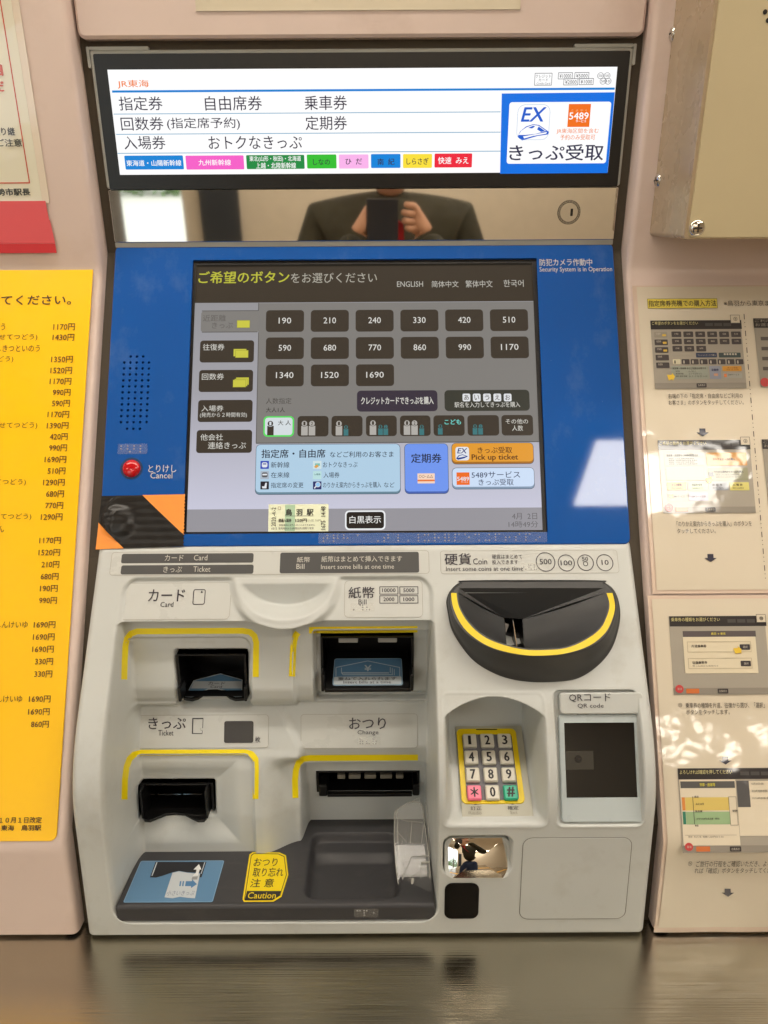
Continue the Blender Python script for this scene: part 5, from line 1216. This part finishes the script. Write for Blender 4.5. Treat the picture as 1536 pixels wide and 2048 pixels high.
# ---- two laminated instruction sheets, right
def sheets():
    yel = gl(226, 208, 84); ink = gl(58, 52, 50); paper = gl(214, 204, 184); nav = gl(40, 40, 62); blk = gl(34, 30, 32); grey = gl(150, 144, 132)
    lam = mat('laminate_margin', (214, 192, 174), rough=.4, coat=1, coat_rough=.06, bump=(14, .45, .0024))
    P = WALS.off(.0012); rnd = random.Random(2)
    t = thing('instruction_sheet', 'upper laminated sheet of ticket buying steps headed in yellow, right of the machine', 'notice', P.hit(1400, 1190))
    xl = P.loc(1285, 881)[0]; yt = P.loc(1400, 571)[1]; yb = P.loc(1400, 1187)[1]
    def wavy(P, x0, y0, x1, y1, m, name, par, d):
        k = MB(); k.grid(lambda u, v: P.w(x0+(x1-x0)*u, y0+(y1-y0)*v, d+.0006*math.exp(-u*18)*math.sin(v*19)**2), 30, 40); return k.build(name, m, par)
    wavy(P, xl, yb, xl+.42, yt, lam, 'laminate_sheet', t, .0002)
    pa = wavy(P, xl+.0045, yb+.004, xl+.41, yt-.002, paper, 'paper', t, .0010)
    f = Flat(P.off(.0014), pa)
    f.rect((1294.5, 597.5, 1434.5, 617), yel, d=.0004); f.frame((1294.5, 597.5, 1434.5, 617), gl(110, 104, 40), 0, .8, d=.0006)
    f.text('指定席券売機での購入方法', (1296.5, 601, 1432, 613.5), ink, .01, d=.0008); f.text('※鳥羽から東京までの購入例', (1447, 601, 1600, 612), ink, 0, d=.0006)
    y = 628     # dash-dot divider
    i = 0
    while y < 1158:
        x = 1487+(y-628)*.081; L = 11 if i % 3 == 0 else 1.5
        f.poly([(x, y), (x+1.6, y), (x+1.6+L*.08, y+L), (x+L*.08, y+L)], ink); y += L+(7 if L < 5 else 5.5); i += 1
    def arrow(x, y, s=1, ff=None):
        (ff or f).poly([(x-6*s, y), (x+6*s, y), (x+6.5*s, y+8*s), (x+13*s, y+8*s), (x+1*s, y+16*s), (x-12*s, y+8*s), (x-5.5*s, y+8*s)], nav)
    arrow(1404.5, 857); arrow(1420.5, 1108)
    def shot(x0, y0, x1, y1, sk, title, style, ff, tcol=None):
        """a printed picture of a screen; sk is the sideways lean of its px frame"""
        H = y1-y0; W = x1-x0
        def X(u, v): return x0+u*W+sk*v
        def R(u0, v0, u1, v1, m, r=0, d=.0006, nm='print'):
            xa, xb = X(u0, (v0+v1)/2), X(u1, (v0+v1)/2); ff.rect((xa, y0+v0*H, xb, y0+v1*H), m, r, d, nm)
        def T(s_, u0, v0, u1, v1, m, b=0, d=.0012): ff.text(s_, (X(u0, (v0+v1)/2), y0+v0*H, X(u1, (v0+v1)/2), y0+v1*H), m, b, d)
        R(0, 0, 1, 1, gl(162, 156, 144), d=.0004); R(0, 0, 1, .13, blk, d=.0006)
        T(title, .015, .02, .52, .07, gl(210, 200, 140)); gb = gl(66, 64, 64)
        for i in range(3): R(.60+i*.10, .04, .685+i*.10, .085, gb, 0, .0008)
        R(0, .915, 1, 1, gl(140, 134, 124), d=.0006)
        btn = gl(62, 56, 58); lt = gl(190, 184, 172)
        if style == 'home':
            for i in range(5):
                v = .17+i*.112; R(.03, v, .175, v+.082, btn if i else gl(150, 144, 132), 1.4, .0008, 'printed_button')
                T('往復券', .05, v+.015, .10, v+.045, lt, 0)
                if i < 3: R(.12, v+.035, .16, v+.065, gl(214, 180, 70), 0, .0010)
            n = 0
            for r in range(3):
                for c in range(6 if r < 2 else 3): R(.222+c*.131, .165+r*.105, .222+c*.131+.107, .165+r*.105+.082, btn, 1.6, .0008, 'printed_button'); T(['190','210','240','330','420','510','590','680','770','860','990','1170','1340','1520','1690'][n], .255+c*.131, .19+r*.105, .295+c*.131, .215+r*.105, lt); n += 1
            R(.475, .475, .705, .545, gl(34, 52, 86), 1.5, .0008, 'printed_button'); R(.725, .475, .965, .545, gl(52, 70, 72), 1.5, .0008, 'printed_button')
            T('クレジットカードで購入', .49, .50, .69, .525, lt)
            for i in range(5): R(.78+i*.03, .485, .80+i*.03, .51, lt, 0, .0010)
            for i in range(8): R(.215+i*.0985, .57, .30+i*.0985, .645, gl(214, 208, 180) if i == 0 else btn, 1.4, .0008, 'printed_button'); R(.23+i*.0985, .59, .245+i*.0985, .635, gl(50, 60, 50) if i == 0 else lt, 0, .0010)
            R(.19, .67, .60, .86, gl(154, 160, 148), 1, .0008, 'printed_button'); T('指定席・自由席 などご利用のお客さま', .205, .69, .57, .72, ink, .02)
            for i in range(3): T('新幹線', .235, .735+i*.037, .28+i*.04, .76+i*.037, ink); T('おトクなきっぷ', .38, .735+i*.037, .46+i*.06, .76+i*.037, ink)
            R(.61, .67, .735, .86, gl(142, 148, 164), 1.5, .0008, 'printed_button'); T('定期券', .63, .71, .71, .745, gl(40, 50, 90), .05); R(.655, .78, .70, .815, gl(200, 150, 120), 0, .0010)
            R(.755, .67, .965, .745, gl(206, 148, 50), 1.5, .0008, 'printed_button'); T('きっぷ受取', .81, .685, .92, .71, gl(110, 50, 20)); T('Pick up ticket', .80, .715, .93, .735, gl(110, 50, 20))
            R(.755, .775, .965, .845, gl(164, 164, 156), 1.5, .0008, 'printed_button'); R(.765, .785, .795, .835, gl(214, 120, 60), 0, .0010); T('5489サービス', .81, .785, .93, .81, ink)
            ff.poly([(X(.145, .8)-1, y0+.80*H), (X(.19, .8), y0+.80*H), (X(.19, .8)+1, y0+.775*H), (X(.225, .83), y0+.825*H), (X(.19, .88)+2, y0+.885*H), (X(.19, .86), y0+.865*H), (X(.155, .87), y0+.885*H)], gl(236, 200, 60), d=.0012)
        if style == 'menu':
            R(.06, .17, .49, .35, gl(152, 158, 150), 1, .0008, 'printed_button'); T('指定席・自由席をご利用のお客さま', .08, .195, .42, .225, ink, .02)
            for i in range(4): T('新幹線・在来線 座席の変更 乗車券', .10, .245+i*.025, .38+.03*(i % 2), .262+i*.025, ink)
            R(.51, .17, .95, .35, gl(206, 152, 74), 1, .0008, 'printed_button'); T('おトクなきっぷの購入', .58, .245, .82, .28, gl(70, 50, 30), .02)
            R(.06, .375, .48, .555, gl(214, 164, 136), 1, .0008, 'printed_button'); R(.52, .38, .95, .555, gl(150, 150, 122), 1, .0008, 'printed_button'); T('のりかえ案内からきっぷを購入', .58, .42, .90, .45, ink, .02); R(.525, .44, .575, .50, gl(70, 78, 92), 0, .0010)
            T('駅名を入力しておすすめ経路を検索', .60, .47, .85, .485, ink); T('経路からきっぷをお求めになれます', .60, .50, .87, .515, ink)
            for i, c in enumerate(((214, 156, 62), (162, 186, 138), (142, 148, 160), (214, 206, 120))): R(.06+i*.227, .578, .27+i*.227, .69, gl(*c), 1.2, .0008, 'printed_button'); T(('きっぷ受取', '特急券の変更', '定 期 券', '入 場 券')[i], .11+i*.22, .60, .22+i*.22, .63, ink, .03); T(('Pick up ticket', '使用開始前のみ', '(新規・継続)', '発売から2時間有効')[i], .11+i*.22, .65, .23+i*.22, .67, ink)
            for i, c in enumerate(((160, 160, 150), (158, 146, 172))): R(.06+i*.227, .722, .27+i*.227, .835, gl(*c), 1.2, .0008, 'printed_button'); T(('5489サービス', 'QRコード読取')[i], .12+i*.2, .76, .24+i*.23, .79, ink)
            R(.07, .745, .12, .80, gl(222, 140, 66), 0, .0010)
            ff.poly([(X(.505, .5)-3, y0+.525*H), (X(.535, .5), y0+.52*H), (X(.54, .5), y0+.50*H), (X(.57, .5), y0+.55*H), (X(.53, .6), y0+.60*H), (X(.53, .6), y0+.575*H), (X(.50, .6), y0+.59*H)], gl(236, 200, 50), d=.0012)
        if style == 'type':
            R(.13, .19, .885, .265, gl(86, 78, 80), 0, .0008); T('鳥羽 → 東京', .42, .21, .57, .24, gl(214, 200, 80), .03); R(.13, .265, .885, .73, gl(222, 212, 186), 0, .0008)
            for i in range(2):
                v = .325+i*.21; ff.frame((X(.17, v), y0+v*H, X(.83, v), y0+(v+.135)*H), gl(180, 168, 140), 0, .9, d=.0012)
                T(('片道乗車券', '往復乗車券')[i], .21, v+.04, .365, v+.075, ink, .03); R(.71, v+.035, .815, v+.105, gl(52, 48, 54), 1.2, .0012); T('選択', .74, v+.055, .79, v+.085, lt, 0, .0016)
            T('買った日から有効です', .21, .625, .48, .645, gl(120, 108, 100))
            ff.poly([(X(.64, .4), y0+.41*H), (X(.69, .4), y0+.405*H), (X(.675, .4)+1, y0+.38*H), (X(.725, .4), y0+.42*H), (X(.72, .46), y0+.49*H), (X(.71, .46), y0+.47*H), (X(.66, .46), y0+.48*H)], gl(232, 196, 60), d=.0018)
        if style == 'confirm':
            R(.01, .135, .555, .915, gl(222, 212, 190), 0, .0008); R(.015, .155, .54, .235, gl(84, 84, 84), 0, .0010); T('列車・座席等', .20, .175, .35, .215, gl(206, 196, 70), .03)
            R(.02, .345, .05, .50, gl(216, 136, 60), 0, .0010); R(.052, .345, .475, .50, gl(216, 192, 104), 0, .0010); R(.02, .515, .05, .665, gl(30, 124, 100), 0, .0010); R(.052, .515, .475, .665, gl(150, 182, 136), 0, .0010)
            R(.125, .335, .13, .665, ink, 0, .0012); T('鳥羽', .14, .325, .18, .35, ink, .03, .0016); T('みえ24号', .15, .41, .23, .435, ink, .02, .0016); T('名古屋', .14, .495, .21, .52, ink, .03, .0016); T('ひかり508号(名古屋・東京)', .15, .585, .37, .61, ink, .02, .0016); T('東京', .13, .665, .165, .69, ink, .03, .0016)
            ff.frame((X(.48, .34), y0+.335*H, X(.555, .34), y0+.675*H), gl(120, 112, 100), 0, .8, d=.0014); T('乗車券', .50, .49, .55, .515, ink, .03, .0016)
            R(.03, .79, .53, .793, gl(140, 134, 124), 0, .0010); T('合計  大人1名  総額11,220円(おとな)', .06, .80, .40, .825, ink, 0, .0012)
            R(.56, .15, .68, .46, gl(80, 80, 82), 0, .0008); R(.68, .15, 1.2, .46, gl(222, 212, 190), 0, .0008); R(.56, .46, 1.2, .80, gl(222, 212, 190), 0, .0008)
            for i in range(3): T(('12月20日(金)', 'みえ24号 指定席 普通車', 'ひかり508号(名古屋) 普通車')[i], .70, .17+i*.085, .82+i*.03, .20+i*.085, ink)
            ff.poly([(X(.88, .83), y0+.85*H), (X(.93, .83), y0+.85*H), (X(.93, .83), y0+.83*H), (X(.99, .83), y0+.87*H), (X(.94, .86), y0+.93*H), (X(.89, .86), y0+.92*H)], gl(236, 206, 40), d=.0012)
        if style in ('menu', 'type', 'confirm'):
            c_ = (X(.065, .95), y0+.935*H); ff.circle(c_[0]-1, c_[1]-1, 8.2, gl(196, 60, 62), d=.0014); ff.text('取消', (c_[0]-5, c_[1]-3.5, c_[0]+3.5, c_[1]+1.5), lt, 0, .0018)
            R(.13, .925, .265, .985, gl(204, 110, 52), 1.5, .0012, 'printed_button')
        R(.455, .925, .565, .985, gl(44, 38, 40), 1.5, .0012, 'printed_button'); T('白黒表示', .47, .94, .55, .97, lt, 0, .0016)
    def num(ch, x, y, ff): ff.rect((x, y, x+19, y+16.5), paper, 0, .0016, 'step_number'); ff.frame((x, y, x+19, y+16.5), ink, 0, .8, d=.0018); ff.text(ch, (x+6, y+4.5, x+13.5, y+12), ink, .03, d=.0020)
    shot(1300, 641, 1482, 777.5, 10, 'ご希望のボタンをお選びください', 'home', f); num('①', 1459.5, 631, f)
    shot(1315, 880.5, 1499, 1026, 12, 'ご希望の発売をお選びください', 'menu', f); num('②', 1479.5, 874.5, f)
    for y0, y1, x in ((637, 775, 1506), (879, 1025, 1523)):
        f.poly([(x, y0), (1700, y0), (1700, y1), (x+15, y1)], gl(152, 146, 134)); f.poly([(x, y0), (1700, y0), (1700, y0+19), (x+1.5, y0+19)], blk, d=.0006)
        f.text('ご利用になる', (x+3, y0+2, x+70, y0+8), grey, d=.0010); f.text('お選びください', (x+4, y0+10, x+80, y0+16), grey, d=.0010)
        for i in range(4): f.rect((x+15+i*1.5, y0+37+i*20, x+60, y0+44+i*20), gl(84, 78, 76), 0, .0006)
    f.circle(1529, 765, 9, gl(196, 60, 62), d=.0010)
    f.text('右端の下の「指定席・自由席などご利用の', (1336, 787, 1485, 797), ink); f.text('お客さま」のボタンをタッチしてください。', (1337, 800, 1487, 810), ink)
    f.text('「のりかえ案内からきっぷを購入」のボタンを', (1353, 1042, 1503, 1053), ink); f.text('タッチしてください。', (1354, 1057, 1431, 1067), ink)
    f.done()
    # lower sheet, folded over the edge of the fascia
    t2 = thing('instruction_sheet', 'lower laminated instruction sheet folded over the wall edge, beside the machine', 'notice', WALV.hit(1400, 1880))
    xl = P.loc(1318, 1440)[0]
    def folded(x0, x1, d, m, name, par, top, bot):
        prof = []
        A = P.hit(1400, top); B = Vector((0, .680, -.545+CAM.z)); C = WALV.hit(1400, bot)
        for q in range(19): v = q/18; p = A.lerp(B, v); prof.append((p.y-d*.9-.0012*.9, p.z+d*.42, ))
        for q in range(1, 9): v = q/8; prof.append((.680-d-.0012-.0007*math.sin(v*3.1), B.z+(C.z-B.z)*v))
        k = MB(); n = len(prof); N = 24
        vs = [(x0+(x1-x0)*i/N, y-.0003*math.sin(i*1.3+j*.6)*(0 < i < N), z) for j, (y, z) in enumerate(prof[::-1]) for i in range(N+1)]
        k.add(vs, [(j*(N+1)+i, j*(N+1)+i+1, (j+1)*(N+1)+i+1, (j+1)*(N+1)+i) for j in range(n-1) for i in range(N)], True); return k.build(name, m, par)
    folded(xl-.004, xl+.40, .0003, lam, 'laminate_sheet', t2, 1190, 1862)
    pa = folded(xl+.0, xl+.39, .0013, paper, 'paper', t2, 1197, 1851)
    f = Flat(P.off(.0024), pa)
    shot(1338, 1232, 1531, 1389, 9, '乗車券の種類をお選びください', 'type', f); num('⑬', 1511, 1228.5, f)
    arrow(1450, 1513, 1, f)
    shot(1355, 1536, 1562, 1705, 10, 'よろしければ確認を押してください', 'confirm', f)
    f.text('⑬', (1356, 1406, 1364, 1414), ink); f.text('乗車券の種類を片道、往復から選び、「選択」', (1371, 1405, 1529, 1416), ink); f.text('ボタンをタッチします。', (1372, 1419, 1459, 1429), ink)
    f.done()
    f = Flat(WALV.off(.0036), pa)
    f.text('⑭', (1376, 1722, 1384, 1731), ink); f.text('ご旅行の行程をご確認いただき、よろし', (1392, 1721, 1551, 1733), ink); f.text('れば「確認」ボタンをタッチしてください', (1389, 1735, 1560, 1746), ink); arrow(1455, 1777, 1, f); f.done()
sheets()

# ---- the photographer, seen only as a reflection
def person():
    t = thing('person', 'person in dark olive jacket and red shirt with blue jeans, holding up a phone', 'person', (.02, -.36, 0))
    def skin(name, nodes, edges, m, sub=1):
        me = bpy.data.meshes.new(name); me.from_pydata([n[0] for n in nodes], edges, []); me.materials.append(m)
        o = bpy.data.objects.new(name, me); COL.objects.link(o)
        o.modifiers.new('skin', 'SKIN'); me.skin_vertices or 0
        if not me.skin_vertices: me.attributes
        layer = me.skin_vertices[0].data if me.skin_vertices else None
        for i, n in enumerate(nodes): layer[i].radius = n[1]
        layer[0].use_root = True
        sd = o.modifiers.new('sub', 'SUBSURF'); sd.levels = sub; sd.render_levels = sub
        dg = bpy.context.evaluated_depsgraph_get(); me2 = bpy.data.meshes.new_from_object(o.evaluated_get(dg)); me2.materials.clear(); me2.materials.append(m)
        for p in me2.polygons: p.use_smooth = True
        bpy.data.objects.remove(o); o = bpy.data.objects.new(name, me2); COL.objects.link(o); o.parent = t; me2.transform(Matrix.Translation(-t.location)); return o
    X, Y = .045, -.38
    jk = mat('olive_jacket', (58, 56, 42), rough=.8, vary=.3); je = mat('blue_jeans', (38, 52, 84), rough=.85, vary=.2); sk = mat('skin', (206, 160, 132), rough=.5); hr = mat('black_hair', (24, 20, 18), rough=.5); rs = mat('red_shirt', (170, 30, 38), rough=.7); sh = mat('dark_shoe', (40, 36, 34), rough=.5)
    try:
        N = [((X, Y, .92), (.17, .12)), ((X, Y, 1.10), (.16, .115)), ((X, Y, 1.28), (.19, .13)), ((X, Y, 1.40), (.15, .10)), ((X, Y+.01, 1.47), (.06, .06))]
        E = [(0, 1), (1, 2), (2, 3), (3, 4)]
        for s in (-1, 1):
            b = len(N); N += [((X+s*.19, Y, 1.38), (.07, .07)), ((X+s*.27, Y+.06, 1.16), (.055, .055)), ((X+s*.17, Y+.24, 1.27), (.045, .045)), ((X+s*.085, Y+.335, 1.38), (.034, .034))]
            E += [(3, b), (b, b+1), (b+1, b+2), (b+2, b+3)]
        skin('jacket', N, E, jk, 2)
        N = [((X, Y, .95), (.155, .115)), ((X, Y, .86), (.16, .12))]; E = [(0, 1)]
        for s in (-1, 1):
            b = len(N); N += [((X+s*.10, Y, .78), (.095, .10)), ((X+s*.12, Y+.02, .48), (.065, .07)), ((X+s*.13, Y, .10), (.052, .06))]; E += [(1, b), (b, b+1), (b+1, b+2)]
        skin('jeans', N, E, je, 2)
        N = [((X, Y+.01, 1.44), (.055, .055)), ((X, Y+.02, 1.53), (.052, .055)), ((X, Y+.045, 1.60), (.072, .082)), ((X, Y+.035, 1.69), (.074, .090)), ((X, Y+.02, 1.745), (.05, .06))]
        skin('head', N, [(0, 1), (1, 2), (2, 3), (3, 4)], sk, 2)
        N = [((X, Y+.0, 1.775), (.06, .07)), ((X, Y-.02, 1.70), (.082, .085)), ((X, Y-.035, 1.60), (.07, .05))]
        skin('hair', N, [(0, 1), (1, 2)], hr, 2)
        Pf = MB()
        Pf.dome(Plane((Y+.128, 1.62-CAM.z), (Y+.128, 1.60-CAM.z)), (X, .0), .011, .018, 10, 4)
        Pf.build('nose', sk, t)
        for s in (-1, 1):
            k = MB(); Pe = Plane((Y+.118, 1.66-CAM.z), (Y+.118, 1.64-CAM.z)); k.dome(Pe, (X+s*.030, 0), .010, .006, 10, 3, 0, .005); k.build('eye', pr(30, 26, 24), t)
            N = [((X+s*.086, Y+.348, 1.385), (.026, .020)), ((X+s*.066, Y+.362, 1.43), (.034, .016))]; E = [(0, 1)]
            for i, (dz, L) in enumerate(((.030, .030), (.012, .036), (-.006, .034), (-.022, .026))):
                b = len(N); N += [((X+s*.058, Y+.362, 1.43+dz), (.009, .009)), ((X+s*.040, Y+.362+.006, 1.432+dz), (.0085, .0085)), ((X+s*(.058-L), Y+.358, 1.434+dz), (.008, .008))]; E += [(1, b), (b, b+1), (b+1, b+2)]
            b = len(N); N += [((X+s*.062, Y+.345, 1.405), (.011, .011)), ((X+s*.046, Y+.345, 1.40), (.009, .009))]; E += [(0, b), (b, b+1)]
            skin('hand', N, E, sk, 1)
            k = MB(); k.grid(lambda u, v: (X+s*.13+.045*math.cos(u*6.2832)*(1-.5*v*v), Y+.05+(.13 if math.sin(u*6.2832) > 0 else .07)*math.sin(u*6.2832)*(1-.4*v*v), .09*v+.002), 16, 5); k.build('shoe', sh, t)
        k = MB(); k.plate(Plane((Y+.135, 1.4-CAM.z), (Y+.123, 1.05-CAM.z)), rr(X-.035, -.30, X+.035, .0, .02), d=.004, th=.012); k.build('shirt_front', rs, t)
    except Exception as e: print('person', e)
    k = MB(); Pp = Plane((-.003, .10), (-.003, -.10)); Pp.n = -Pp.n; Pp.u = -Pp.u
    k = MB(); k.prism((CAM.x-.038, -.012, CAM.z-.130), (CAM.x+.038, -.004, CAM.z+.018)); ph = k.build('phone', mat('phone_case', (46, 46, 48), rough=.3), bevel=.003)
    tag(ph, 'dark phone held up by the person, seen only in reflections', 'phone')
person()
flush_text()
